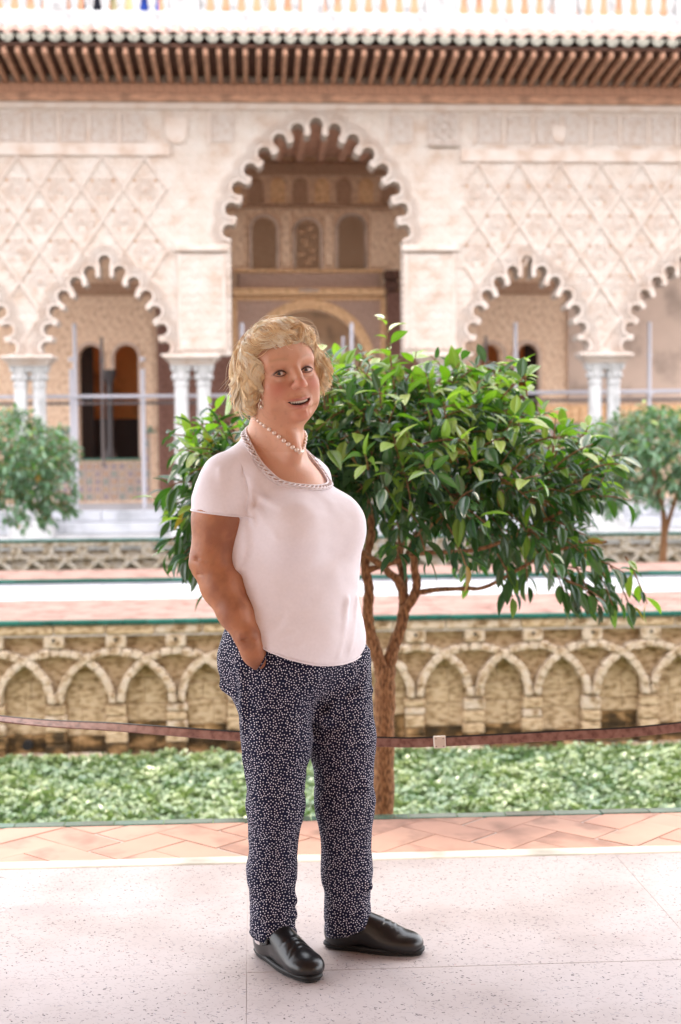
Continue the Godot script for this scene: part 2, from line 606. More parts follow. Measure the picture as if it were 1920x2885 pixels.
func paving(called: String, label: String, x0: float, x1: float, z0: float, z1: float, w: float, l: float, single := true) -> void:
	var f := node(called)
	ground(f, label)
	var bed := Geo.new()
	bed.box(Vector3((x0 + x1) * 0.5, -0.0640, (z0 + z1) * 0.5), Vector3(maxf(x1 - x0, 15.4), 0.122, absf(z1 - z0) - 0.004))
	put("mortar_bed", bed, M.joint, f)
	var zone := rect(x0, minf(z0, z1) + 0.003, x1, maxf(z0, z1) - 0.003)
	var turn := Transform2D(PI / 4.0, Vector2((x0 + x1) * 0.5, (z0 + z1) * 0.5))
	var reach := int((x1 - x0 + absf(z1 - z0)) / w) + 3
	var all := Geo.new()
	for i in range(-reach, reach):
		for j in range(-reach, reach):
			var k := posmod(i - j, 4)
			if k != 0 and k != 3:
				continue
			var sz := Vector2(l, w) if k == 0 else Vector2(w, l)
			var o := Vector2(i * w, j * w)
			if not zone.size():
				continue
			var q := rect(o.x + 0.0025, o.y + 0.0025, o.x + sz.x - 0.0025, o.y + sz.y - 0.0025)
			q = turn * q
			var mid := (q[0] + q[2]) * 0.5
			if mid.x < x0 - l or mid.x > x1 + l or mid.y < minf(z0, z1) - l or mid.y > maxf(z0, z1) + l:
				continue
			for p in Geometry2D.intersect_polygons(q, zone):
				var flip := PackedVector2Array()
				for e in p:
					flip.append(Vector2(e.x, -e.y))
				var h := rng.randf_range(-0.0012, 0.0012)
				var xf := Transform3D(Basis(Vector3(1, 0, 0), -PI / 2), Vector3(0, h, 0))
				if single:
					var g := Geo.new()
					g.prism(flip, -0.014, 0.0, false, xf)
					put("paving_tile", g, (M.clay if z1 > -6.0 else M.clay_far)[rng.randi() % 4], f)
				else:
					all.prism(flip, -0.014, 0.0, false, xf)
	if not single:
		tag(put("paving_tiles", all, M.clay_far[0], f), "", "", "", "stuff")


func green_edge(f: Node, x0: float, x1: float, z: float, step: float, deep: float, side: float) -> void:  # rounded glazed lip
	var g := Geo.new()
	var q := PackedVector2Array([Vector2(deep * 0.5, 0.0), Vector2(deep * 0.5, -0.034), Vector2(-deep * 0.5, -0.034), Vector2(-deep * 0.5, -0.014)])
	for k in 6:
		var a := PI - PI / 2.0 * k / 5.0
		q.append(Vector2(-deep * 0.5 + 0.016 + cos(a) * 0.016, -0.014 + sin(a) * 0.014))
	for k in q.size():
		q[k].x *= side
	g.prism(q, -step * 0.5 + 0.002, step * 0.5 - 0.002, true, Transform3D(Basis(Vector3(0, 1, 0), -PI / 2), Vector3.ZERO))
	var me := g.mesh()
	var x := x0
	while x < x1:
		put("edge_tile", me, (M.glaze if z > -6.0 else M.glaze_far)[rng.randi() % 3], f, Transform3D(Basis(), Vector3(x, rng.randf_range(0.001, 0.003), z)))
		x += step


	# ---- sunken gardens, walkways, pool ----

func gardens() -> void:
	var g := Geo.new()
	g.quad(Vector3(-150, -1.35, 150), Vector3(150, -1.35, 150), Vector3(150, -1.35, -150), Vector3(-150, -1.35, -150))
	ground(put("ground", g, M.soil), "bare brown earth under the courtyard")
	var names := ["near_garden_bed", "far_garden_bed"]
	var zz := [[-5.05, -10.84], [-15.25, -20.3]]
	for k in 2:
		var b := Geo.new()
		b.box(Vector3(0.9, -1.2, (zz[k][0] + zz[k][1]) * 0.5), Vector3(17.0, 0.24, absf(zz[k][1] - zz[k][0]) + 0.3))
		ground(put(names[k], b, M.soil), ["dark soil of the sunken garden in front of the arcaded wall", "dark soil of the second sunken garden beyond the pool"][k])
	var lip := Geo.new()
	lip.box(Vector3(0.9, -0.7, -4.98), Vector3(17.0, 1.26, 0.07))
	put("garden_near_wall", lip, M.sand)
	tag(get_node("garden_near_wall"), "low stone retaining wall under the near green tile edge", "wall")
	ground_cover()
	arcade_wall("garden_wall", "weathered stone retaining wall of interlaced blind arches behind the near garden", -10.84, -4.0, 5.6, true)
	# walkway one: terracotta, marble, pool
	paving("walkway_paving", "terracotta paved walkway on top of the near arcaded wall", -2.4, 4.1, -10.86, -12.30, 0.148, 0.29)
	green_edge(get_node("walkway_paving"), -5.9, 7.6, -10.85, 0.192, 0.05, -1.0)
	var k1 := node("pool_kerb")
	ground(k1, "pale grey marble kerb along the near side of the narrow pool")
	for a in 12:
		var s := Geo.new()
		s.box(Vector3.ZERO, Vector3(1.396, 0.16, 0.72), 0.006)
		put("kerb_stone", s, M.marble, k1, at(-6.8 + 1.4 * a, -0.074, -12.665))
		var s2 := Geo.new()
		s2.box(Vector3.ZERO, Vector3(1.396, 0.16, 0.36), 0.006)
		put("kerb_stone", s2, M.marble_cool, k1, at(-6.3 + 1.4 * a, -0.062, -13.21))
	var wat := Geo.new()
	wat.box(Vector3(0.9, -0.26, -13.8), Vector3(17.0, 0.4, 0.86))
	ground(put("pool_water", wat, M.water), "still narrow strip of pool water reflecting the pale facade")
	var tr := Geo.new()
	tr.box(Vector3(0.9, 0.004, -13.425), Vector3(17.0, 0.03, 0.05), 0.004)  # dark strip drawn for the thin line between kerb and pool
	ground(put("pool_dark_strip", tr, M.column_dark), "thin dark strip between the marble kerb and the pool")
	var pb := Geo.new()
	pb.box(Vector3(0.9, -0.25, -14.24), Vector3(17.0, 0.42, 0.07))
	ground(put("pool_lining", pb, M.marble_cool), "white marble lining along the far side of the pool")
	paving("far_walkway_paving", "narrow terracotta walkway beyond the pool", -3.2, 5.4, -14.25, -15.25, 0.148, 0.29, false)
	green_edge(get_node("far_walkway_paving"), -5.9, 7.6, -14.23, 0.192, 0.05, -1.0)
	var lip2 := Geo.new()
	lip2.box(Vector3(0.9, -0.7, -15.28), Vector3(17.0, 1.38, 0.06))
	tag(put("pool_garden_wall", lip2, M.sand), "stone retaining wall below the far side of the pool walkway", "wall")
	arcade_wall("far_garden_wall", "pale stone wall of interlaced blind arches below the palace columns", -20.3, -4.6, 7.6, false)
	var k2 := node("gallery_kerb")
	ground(k2, "white marble kerb carrying the palace columns, edged with a green tile line")
	green_edge(k2, -6.0, 9.4, -20.31, 0.192, 0.05, -1.0)
	for a in 12:
		var s := Geo.new()
		s.box(Vector3.ZERO, Vector3(1.396, 0.16, 1.05), 0.006)
		put("kerb_stone", s, M.marble, k2, at(-6.3 + 1.4 * a, -0.076, -20.865))
	var st := node("gallery_steps")
	ground(st, "two low cool grey marble steps up to the palace gallery behind the columns")
	for a in 12:
		for b in 2:
			var s := Geo.new()
			s.box(Vector3.ZERO, Vector3(1.396, 0.165, 0.36), 0.012)
			put("step_stone", s, M.marble_cool, st, at(-6.3 + 0.5 * b + 1.4 * a, 0.085 + 0.166 * b, -21.57 - 0.35 * b))
	var gf := Geo.new()
	gf.box(Vector3(0.9, 0.18, -23.5), Vector3(18.0, 0.29, 3.2))
	ground(put("gallery_floor", gf, M.marble_cool), "marble floor of the palace gallery behind the columns")


func ground_cover() -> void:
	var g := Geo.new()
	for k in 5:  # a small leafy sprig
		var a := TAU * k / 5.0 + 0.4 * (k % 2)
		var d := Vector3(cos(a), 0, sin(a))
		var side := Vector3(-d.z, 0, d.x)
		var up := 0.022 + 0.012 * (k % 3)
		var p0 := d * 0.006 + Vector3(0, up, 0)
		var p1 := d * 0.028 + Vector3(0, up + 0.014, 0)
		var p2 := d * 0.056 + Vector3(0, up + 0.004, 0)
		var l := side * 0.018
		g.tint = Color(1, 1, 1) * (0.85 + 0.1 * (k % 3))
		g.quad(p0, p1 + l + Vector3(0, 0.004, 0), p2, p1)
		g.quad(p0, p1, p2, p1 - l + Vector3(0, 0.004, 0))
	var me := g.mesh()
	var f := FastNoiseLite.new()
	f.seed = 5
	f.frequency = 0.9
	var where := []
	var cols := []
	for k in 70000:
		var x := rng.randf_range(-4.6, 6.4)
		var z := rng.randf_range(-10.78, -5.3)
		if z > -8.0 and rng.randf() < 0.6:
			continue
		var n := f.get_noise_2d(x * 1.6, z * 1.6)
		var h := 0.015 + 0.065 * rng.randf() + 0.05 * n
		if z < -10.6:
			h = 0.02 * rng.randf()
		var b := Basis.from_euler(Vector3(rng.randf_range(-0.7, 0.7), rng.randf() * TAU, rng.randf_range(-0.7, 0.7))).scaled(Vector3.ONE * rng.randf_range(0.5, 1.0))
		where.append(Transform3D(b, Vector3(x, -1.08 + h, z)))
		var y := clampf(0.5 + 0.7 * n + rng.randfn(0.0, 0.25), 0.0, 1.0)
		cols.append(Color(0.20, 0.31, 0.17).lerp(Color(0.45, 0.52, 0.23), y))
	for k in 26000:
		var x := rng.randf_range(-5.5, 9.0)
		var z := rng.randf_range(-20.2, -15.4)
		var b := Basis.from_euler(Vector3(rng.randf_range(-0.5, 0.5), rng.randf() * TAU, rng.randf_range(-0.5, 0.5))).scaled(Vector3.ONE * 1.6)
		if k % 3 == 0:
			where.append(Transform3D(b, Vector3(x, -1.05 + 0.08 * rng.randf(), z)))
			cols.append(Color(0.08, 0.17, 0.05))
	M.cover = mk(Color(1, 1, 1), 0.22, {vcol = true, back = Color(0.4, 0.5, 0.2), spec = 0.8})
	var o := many("ground_cover", me, M.cover, where, cols)
	tag(o, "low leafy green ground cover filling the sunken gardens", "ground cover", "", "stuff")


func arcade_wall(called: String, label: String, z: float, x0: float, x1: float, near: bool) -> void:
	var w := node(called)
	tag(w, label, "wall")
	var bay := 0.4575
	var ph := -1.517
	var b := Geo.new()
	b.box(Vector3((x0 + x1) * 0.5, -0.66, z - 0.30), Vector3(x1 - x0, 1.25, 0.36))
	put("wall_core", b, M.sand if near else M.pale_stone, w)
	var first := int(ceil((x0 - ph) / bay))
	var last := int(floor((x1 - ph) / bay))
	# long coping stones under the green edge
	var x := x0
	while x < x1:
		var l := rng.randf_range(0.34, 0.62)
		var g := Geo.new()
		g.box(Vector3.ZERO, Vector3(l - 0.006, 0.075, 0.16), 0.012)
		put("coping_stone", g, (M.rib if rng.randf() < 0.5 else M.sand) if near else M.pale_stone, w, at(x + l * 0.5, -0.073 + rng.randf_range(-0.003, 0.003), z - 0.085))
		x += l
	var ring := Geo.new()
	var vs := []
	for k in 4:  # four voussoir shapes
		var g := Geo.new()
		g.box(Vector3.ZERO, Vector3(0.068, 0.058, 0.10), 0.009)
		for e in g.v.size():
			g.v[e] += Vector3(sin(37.0 * k + 91.0 * g.v[e].y), sin(17.0 * k + 77.0 * g.v[e].z), sin(11.0 * k + 83.0 * g.v[e].x)) * 0.006
		vs.append(g.mesh())
	var joined := Geo.new()
	for i in range(first, last + 1):
		var cx := ph + bay * i
		# block with a spout hole above each arch crown
		var bl := Geo.new()
		bl.box(Vector3.ZERO, Vector3(0.155, 0.105, 0.115), 0.012)
		var blk := put("spout_block", bl, M.rib if near else M.pale_stone, w, at(cx + rng.randf_range(-0.006, 0.006), -0.165, z - 0.075))
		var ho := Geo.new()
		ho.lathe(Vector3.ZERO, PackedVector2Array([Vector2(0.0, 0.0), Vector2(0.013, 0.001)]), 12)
		put("spout_hole_shade", ho, M.hole, blk, Transform3D(Basis(Vector3(1, 0, 0), PI / 2), Vector3(0, 0.012, 0.0590)))  # black disc laid on the block for the shade inside the hole
		# short courses of the pillar under it
		var y := -0.655
		while y > -1.08:
			var h := rng.randf_range(0.06, 0.11)
			var pg := Geo.new()
			pg.box(Vector3.ZERO, Vector3(0.155 + rng.randf_range(-0.012, 0.012), h - 0.005, 0.12), 0.012)
			if near:
				put("pillar_stone", pg, (M.rib if rng.randf() < 0.35 else M.sand) if y > -0.86 else M.foot, w, at(cx + rng.randf_range(-0.006, 0.006), y - h * 0.5, z - 0.098))
			y -= h
		# niche infill: coursed stones, set back
		y = -0.30
		while y > -1.1:
			var h := rng.randf_range(0.10, 0.22)
			if near:
				var split := rng.randf_range(-0.08, 0.08)
				for sd in 2:
					var wide := 0.15 + split if sd == 0 else 0.15 - split
					var ig := Geo.new()
					ig.box(Vector3.ZERO, Vector3(wide - 0.0015, h - 0.002, 0.06), 0.005)
					put("niche_stone", ig, M.sand if y > -0.78 else M.foot, w, at(cx + bay * 0.5 + (-0.15 + wide * 0.5 if sd == 0 else 0.15 - wide * 0.5), y - h * 0.5, z - 0.137 + rng.randf_range(-0.006, 0.004)))
			y -= h
		# the interlaced ring of voussoirs that spans two bays
		var m := 17
		for s in m:
			var a := PI * (s + 0.5) / m
			var p := Vector3(cx - cos(a) * 0.425, -0.635 + sin(a) * 0.385, z - 0.072 + (0.012 if (s < m / 2) == (i % 2 == 0) else -0.004))
			var tang := Vector3(sin(a) * 0.425, cos(a) * 0.385, 0).normalized()
			var bs := Basis(tang, Vector3(-tang.y, tang.x, 0), Vector3(0, 0, 1)).scaled_local(Vector3(rng.randf_range(1.06, 1.22), rng.randf_range(0.92, 1.08), 1.0))
			var xf := Transform3D(bs, p)
			if near:
				put("voussoir", vs[rng.randi() % 4], M.rib, w, xf)
			else:
				var src: ArrayMesh = vs[s % 4]
				var ar := src.surface_get_arrays(0)
				var base := joined.v.size()
				for e in ar[Mesh.ARRAY_VERTEX].size():
					joined.vert(xf * ar[Mesh.ARRAY_VERTEX][e], (bs * ar[Mesh.ARRAY_NORMAL][e]).normalized())
				for e in ar[Mesh.ARRAY_INDEX]:
					joined.ix.append(base + e)
	if not near:
		tag(put("voussoirs", joined, M.pale_stone, w), "", "", "", "stuff")
		return
	# projecting footing with a drain mouth
	x = x0
	while x < x1:
		var l := rng.randf_range(0.4, 0.9)
		var g := Geo.new()
		g.box(Vector3.ZERO, Vector3(l - 0.008, 0.10, 0.2), 0.02)
		put("footing_stone", g, M.foot if rng.randf() < 0.6 else M.rib, w, at(x + l * 0.5, -1.07 + rng.randf_range(-0.02, 0.01), z - 0.04))
		x += l
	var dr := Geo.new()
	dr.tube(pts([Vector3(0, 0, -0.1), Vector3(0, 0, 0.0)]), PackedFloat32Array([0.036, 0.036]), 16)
	put("drain_mouth", dr, M.hole, w, at(-1.735, -0.955, z - 0.03))  # solid black plug for the shade inside the drain

	# ---- the palace wing across the court ----

const FZ := -20.75
const BZ := -24.8


func lobed(cx: float, side: float, centres: Array, cusps: Array, r: float, spring: float) -> PackedVector2Array:
	var q := PackedVector2Array()
	q.append(Vector2(cx - side, spring - 1.6))
	q.append(Vector2(cx + side, spring - 1.6))
	q.append(Vector2(cx + side, spring))
	for k in range(cusps.size() - 1, -1, -1):
		q.append(Vector2(cx + cusps[k][0], cusps[k][1]))
	for k in cusps.size():
		q.append(Vector2(cx - cusps[k][0], cusps[k][1]))
	q.append(Vector2(cx - side, spring))
	for k in centres.size():
		for s in ([1.0] if k == 0 else [1.0, -1.0]):
			var c := Vector2(cx + s * centres[k][0], centres[k][1])
			var ka: Array = cusps[maxi(k - 1, 0)]
			var kb: Array = cusps[mini(k, cusps.size() - 1)]
			var m := Vector2(cx + s * (ka[0] + kb[0]) * 0.5, (ka[1] + kb[1]) * 0.5)
			if k == 0:
				m = Vector2(cx, ka[1])
			elif k == cusps.size():
				m = c + Vector2(-s * 0.2, -0.05)
			var d := (m - c).normalized()
			var e := Vector2(-d.y, d.x) * r * 0.80
			m += d * 0.09
			q = biggest(Geometry2D.merge_polygons(q, PackedVector2Array([c + e, c - e, m - e, m + e])))
			q = biggest(Geometry2D.merge_polygons(q, circle(c, r, 22)))
	q = biggest(Geometry2D.offset_polygon(q, 0.02, Geometry2D.JOIN_MITER))
	q = biggest(Geometry2D.offset_polygon(q, -0.02, Geometry2D.JOIN_ROUND))
	return q


func band(opening: PackedVector2Array, inner: float, outer: float, floor_y: float) -> PackedVector2Array:
	var a := biggest(Geometry2D.offset_polygon(opening, outer, Geometry2D.JOIN_ROUND))
	var b := opening if inner <= 0.0 else biggest(Geometry2D.offset_polygon(opening, inner, Geometry2D.JOIN_ROUND))
	a = cut(a, rect(-30, -5, 30, floor_y))
	return cut(a, b)


func palace() -> void:
	var w := node("palace_wing")
	tag(w, "carved cream palace front of lobed arches on paired marble columns, wooden eaves above", "building")
	var small_c := [[0.0, 3.945], [0.212, 3.79], [0.41, 3.635], [0.585, 3.445], [0.71, 3.225], [0.795, 2.97], [0.835, 2.715]]
	var small_k := [[0.075, 3.72], [0.285, 3.585], [0.44, 3.43], [0.585, 3.26], [0.685, 3.06], [0.755, 2.83]]
	var big_c := [[0.0, 5.885], [0.268, 5.805], [0.525, 5.66], [0.745, 5.468], [0.945, 5.238], [1.12, 4.98], [1.225, 4.68], [1.262, 4.37]]
	var big_k := [[0.125, 5.73], [0.36, 5.635], [0.575, 5.48], [0.79, 5.305], [0.945, 5.085], [1.08, 4.825], [1.165, 4.52]]
	var spans := [[-4.275, 0], [-2.09, 0], [0.95, 1], [4.0, 0], [6.32, 0]]
	var wall := rect(-6.2, 2.6, 8.4, 7.12)
	var holes := []
	for s in spans:
		var q := lobed(s[0], 1.245, big_c, big_k, 0.104, 4.2) if s[1] else lobed(s[0], 0.775, small_c, small_k, 0.090, 2.62)
		holes.append(q)
		wall = cut(wall, q)
	var body := Geo.new()
	body.prism(wall, FZ - 0.36, FZ, true)
	var fw := put("front_wall", body, M.stucco, w)
	for k in holes.size():
		var fy: float = 4.22 if spans[k][1] else 2.64
		for b in [[0.0, 0.038, 0.045], [0.058, 0.076, 0.035], [0.096, 0.114, 0.028], [0.136, 0.150, 0.022]]:
			var g := Geo.new()
			g.prism(band(holes[k], b[0], b[1], fy), FZ - 0.01, FZ + b[2])
			put("arch_moulding", g, M.plain, w)
	# frieze with panels above, recessed lozenge fields below
	for side in [[-6.2, -1.14, 5.437], [3.035, 8.4, 5.372]]:
		var g := Geo.new()
		var yb: float = side[2]
		g.prism(rect(side[0], yb, side[1], yb + 0.17), FZ - 0.01, FZ + 0.045)
		g.prism(rect(side[0], yb - 0.014, side[1], yb), FZ - 0.01, FZ + 0.02)
		put("string_course", g, M.plain, w)
	var top := Geo.new()
	top.prism(rect(-6.2, 6.09, 8.4, 6.185), FZ - 0.01, FZ + 0.035)
	put("cornice", top, M.plain, w)
	var x := -6.1
	while x < 8.2:
		var over := absf(x + 0.21 - 0.95) < 1.15
		if not over and absf(x + 0.2 + 1.05) > 0.25 and absf(x + 0.2 - 2.83) > 0.3:
			var g := Geo.new()
			g.box(Vector3(x + 0.2, 5.83, FZ + 0.004), Vector3(0.335, 0.40, 0.03), 0.012)
			put("frieze_panel", g, M.carved, w)
			var st := Geo.new()
			st.box(Vector3(x - 0.005, 5.83, FZ + 0.006), Vector3(0.05, 0.44, 0.04), 0.01)
			put("frieze_strip", st, M.plain, w)
		x += 0.425
	shield(w, -1.045, 5.79, 0.155)
	shield(w, 4.47, 5.77, 0.10)
	var pan := Geo.new()
	pan.box(Vector3(2.79, 5.83, FZ + 0.01), Vector3(0.45, 0.42, 0.05), 0.015)
	pan.box(Vector3(2.79, 5.595, FZ + 0.03), Vector3(0.46, 0.035, 0.09), 0.01)
	put("relief_panel", pan, M.carved, w)
	var sc := Geo.new()
	for k in 9:
		var a := TAU * k / 8.0
		var rr := 0.0 if k == 8 else 0.125
		sc.ball(Vector3(2.79 + cos(a) * rr, 5.84 + sin(a) * rr, FZ + 0.035), Vector3(0.055, 0.055, 0.03), 8)
	put("relief_boss", sc, M.carved, w)
	lozenges(w, holes)
	# pier blocks that carry the wide arch
	for s in [[-1.06, -0.365], [2.20, 2.965]]:
		var g := Geo.new()
		g.box(Vector3((s[0] + s[1]) * 0.5, 4.12, FZ + 0.02), Vector3(s[1] - s[0] + 0.06, 0.085, 0.14), 0.012)
		put("pier_ledge", g, M.plain, w)
		var g2 := Geo.new()
		g2.box(Vector3((s[0] + s[1]) * 0.5, 3.36, FZ + 0.012), Vector3(s[1] - s[0], 1.38, 0.05), 0.012)
		put("pier_panel", g2, M.stucco, w)
		var edge := Geo.new()
		for sd in [s[0] + 0.03, s[1] - 0.03]:
			edge.box(Vector3(sd, 3.36, FZ + 0.02), Vector3(0.045, 1.40, 0.06), 0.01)
		var inner: float = s[1] if s[0] < 0.0 else s[0]
		for k in 13:  # scalloped jamb
			edge.ball(Vector3(inner, 2.74 + 0.1 * k, FZ - 0.06), Vector3(0.03, 0.05, 0.06), 10)
		put("pier_border", edge, M.plain, w)
	# columns in pairs
	column_pair(w, -3.318, -3.053, 0.10)
	column_pair(w, -1.024, -0.705, 0.107)
	column_pair(w, 2.60, 2.92, 0.107)
	column_pair(w, 5.022, 5.295, 0.102)
	column_pair(w, -5.52, -5.25, 0.10)
	column_pair(w, 7.36, 7.63, 0.10)
	eaves(w)
	balustrade(w)
	inner_wall(w)


func shield(w: Node, x: float, y: float, s: float) -> void:
	var q := PackedVector2Array([Vector2(-s, s * 1.15), Vector2(s, s * 1.15), Vector2(s, -s * 0.2)])
	for k in 9:
		var a := -PI * (k + 1) / 10.0
		q.append(Vector2(cos(a) * s, -s * 0.2 + sin(a) * s))
	q.append(Vector2(-s, -s * 0.2))
	var g := Geo.new()
	g.prism(q, FZ - 0.01, FZ + 0.035, false, at(x, y, 0))
	var in_q := biggest(Geometry2D.offset_polygon(q, -s * 0.16))
	g.prism(in_q, FZ, FZ + 0.05, false, at(x, y, 0))
	put("shield", g, M.plain, w)


func lozenges(w: Node, holes: Array) -> void:
	var inside := func(p: Vector2, grow: float) -> bool:
		for h in holes:
			for o in [Vector2(0, 0), Vector2(grow, 0), Vector2(-grow, 0), Vector2(0, -grow), Vector2(0, grow)]:
				if Geometry2D.is_point_in_polygon(p + o, h):
					return true
		return false
	# carved motif in each lozenge: a cusped ring, a bud and small dark discs for the shade in drilled eyes
	var g := Geo.new()
	for k in 3:
		var r := 0.055 + 0.045 * k
		var p := PackedVector3Array()
		var rr := PackedFloat32Array()
		for s in 17:
			var a := PI * (-0.15 + 1.3 * s / 16.0)
			var u := r * (1.0 + 0.10 * cos(6.0 * a))
			p.append(Vector3(cos(a) * u, sin(a) * u * 1.25 - 0.05, 0))
			rr.append(0.013)
		g.tube(p, rr, 6)
	for k in 6:
		var a := TAU * k / 6.0
		g.ball(Vector3(cos(a) * 0.028, sin(a) * 0.035 - 0.04, 0), Vector3(0.017, 0.022, 0.014), 8)
	for s in [-1.0, 1.0]:
		g.tube(smooth_path(pts([Vector3(s * 0.05, -0.2, 0), Vector3(s * 0.10, -0.15, 0), Vector3(s * 0.17, -0.03, 0), Vector3(s * 0.12, 0.03, 0)]), 3), PackedFloat32Array([0.009, 0.01, 0.011, 0.012, 0.012, 0.012, 0.011, 0.01, 0.009, 0.008]), 6)
	var motif := g.mesh()
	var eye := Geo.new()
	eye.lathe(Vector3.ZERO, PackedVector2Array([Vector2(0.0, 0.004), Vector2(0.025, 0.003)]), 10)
	var eyes := []
	var where := []
	for side in [[-6.2, -1.15, 5.42, -0.9], [3.04, 8.4, 5.355, 3.28]]:
		var pitch := 0.6
		var rise := 0.86
		var top: float = side[2]
		var bars := Geo.new()
		for dir in [1.0, -1.0]:
			for k in range(-14, 22):
				var x0: float = side[3] + k * pitch
				var prev := Vector2.ZERO
				var on := false
				for s in 90:  # walk down the rib, breaking off at arches and edges
					var y: float = top - 0.03 * s
					var p := Vector2(x0 + dir * (0.03 * s) * pitch / rise * 0.97, y)
					var ok: bool = p.x > side[0] + 0.03 and p.x < side[1] - 0.03 and y > 2.62 and not inside.call(p, 0.13)
					if ok and not on:
						prev = p
						on = true
					elif on and (not ok or s == 89):
						var m := (prev + p) * 0.5
						var l := (p - prev).length()
						if l > 0.05:
							var dd := (p - prev).normalized()
							bars.box(Vector3(m.x, m.y, FZ + 0.004), Vector3(l, 0.036, 0.056), 0.012, Basis(Vector3(dd.x, dd.y, 0), Vector3(-dd.y, dd.x, 0), Vector3(0, 0, 1)))
						on = false
		put("lozenge_ribs", bars, M.plain, w)
		for i in range(-14, 26):
			for j in range(0, 8):
				var p := Vector2(side[3] + (i + 0.5 * (j % 2)) * pitch * 1.0, top - rise * 0.5 * (j + 1.0))
				if p.x > side[0] + 0.15 and p.x < side[1] - 0.12 and p.y > 2.75 and p.y < top - 0.1 and not inside.call(p, 0.26):
					where.append(Transform3D(Basis(), Vector3(p.x, p.y, FZ + 0.006)))
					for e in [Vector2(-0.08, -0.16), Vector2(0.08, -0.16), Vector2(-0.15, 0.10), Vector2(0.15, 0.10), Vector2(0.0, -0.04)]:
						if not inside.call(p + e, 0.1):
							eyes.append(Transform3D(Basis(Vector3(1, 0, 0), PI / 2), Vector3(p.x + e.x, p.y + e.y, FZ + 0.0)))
	many("carved_motifs", motif, M.plain, where, [], w)
	many("dark_eye_discs", eye.mesh(), M.inner_dark, eyes, [], w)  # flat darker discs, shade of the holes put into colour


func column_pair(w: Node, xa: float, xb: float, r: float) -> void:
	var c := node("column_pair", w)
	var z := FZ - 0.06
	for x in [xa, xb]:
		var s := Geo.new()
		s.lathe(Vector3(x, 0, z), PackedVector2Array([Vector2(r * 1.04, 0.34), Vector2(r * 1.0, 0.8), Vector2(r * 0.97, 1.6), Vector2(r * 0.92, 2.16), Vector2(r * 1.06, 2.165), Vector2(r * 1.08, 2.18), Vector2(r * 1.0, 2.2)]), 24)
		put("shaft", s, M.marble, c)
		var b := Geo.new()
		b.lathe(Vector3(x, 0, z), PackedVector2Array([Vector2(r * 1.5, 0.14), Vector2(r * 1.55, 0.18), Vector2(r * 1.45, 0.21), Vector2(r * 1.15, 0.24), Vector2(r * 1.25, 0.28), Vector2(r * 1.25, 0.31), Vector2(r * 1.04, 0.345)]), 24)
		put("base", b, M.marble, c)
		var k := Geo.new()
		k.lathe(Vector3(x, 0, z), PackedVector2Array([Vector2(r * 0.95, 2.2), Vector2(r * 0.98, 2.29), Vector2(r * 1.25, 2.38), Vector2(r * 1.4, 2.43)]), 16)
		for e in 8:
			var a := TAU * e / 8.0
			k.ball(Vector3(x + sin(a) * r * 1.08, 2.29, z + cos(a) * r * 1.08), Vector3(0.028, 0.05, 0.028), 8)
			if e % 2:
				k.ball(Vector3(x + sin(a) * r * 1.5, 2.40, z + cos(a) * r * 1.5), Vector3(0.034, 0.034, 0.034), 8)
		k.box(Vector3(x, 2.447, z), Vector3(r * 2.9, 0.03, r * 2.9), 0.005)
		put("capital", k, M.marble, c)
	var m := (xa + xb) * 0.5
	var wide := absf(xb - xa) + 0.33
	var p := Geo.new()
	p.box(Vector3(m, 0.07, z), Vector3(wide + 0.02, 0.142, 0.42), 0.012)
	put("plinth", p, M.marble, c)
	var im := Geo.new()
	im.box(Vector3(m, 2.483, z), Vector3(wide - 0.02, 0.040, 0.36), 0.006)
	im.box(Vector3(m, 2.524, z), Vector3(wide + 0.06, 0.042, 0.44), 0.012)
	im.box(Vector3(m, 2.572, z), Vector3(wide + 0.16, 0.052, 0.54), 0.018)
	put("impost", im, M.plain, c)


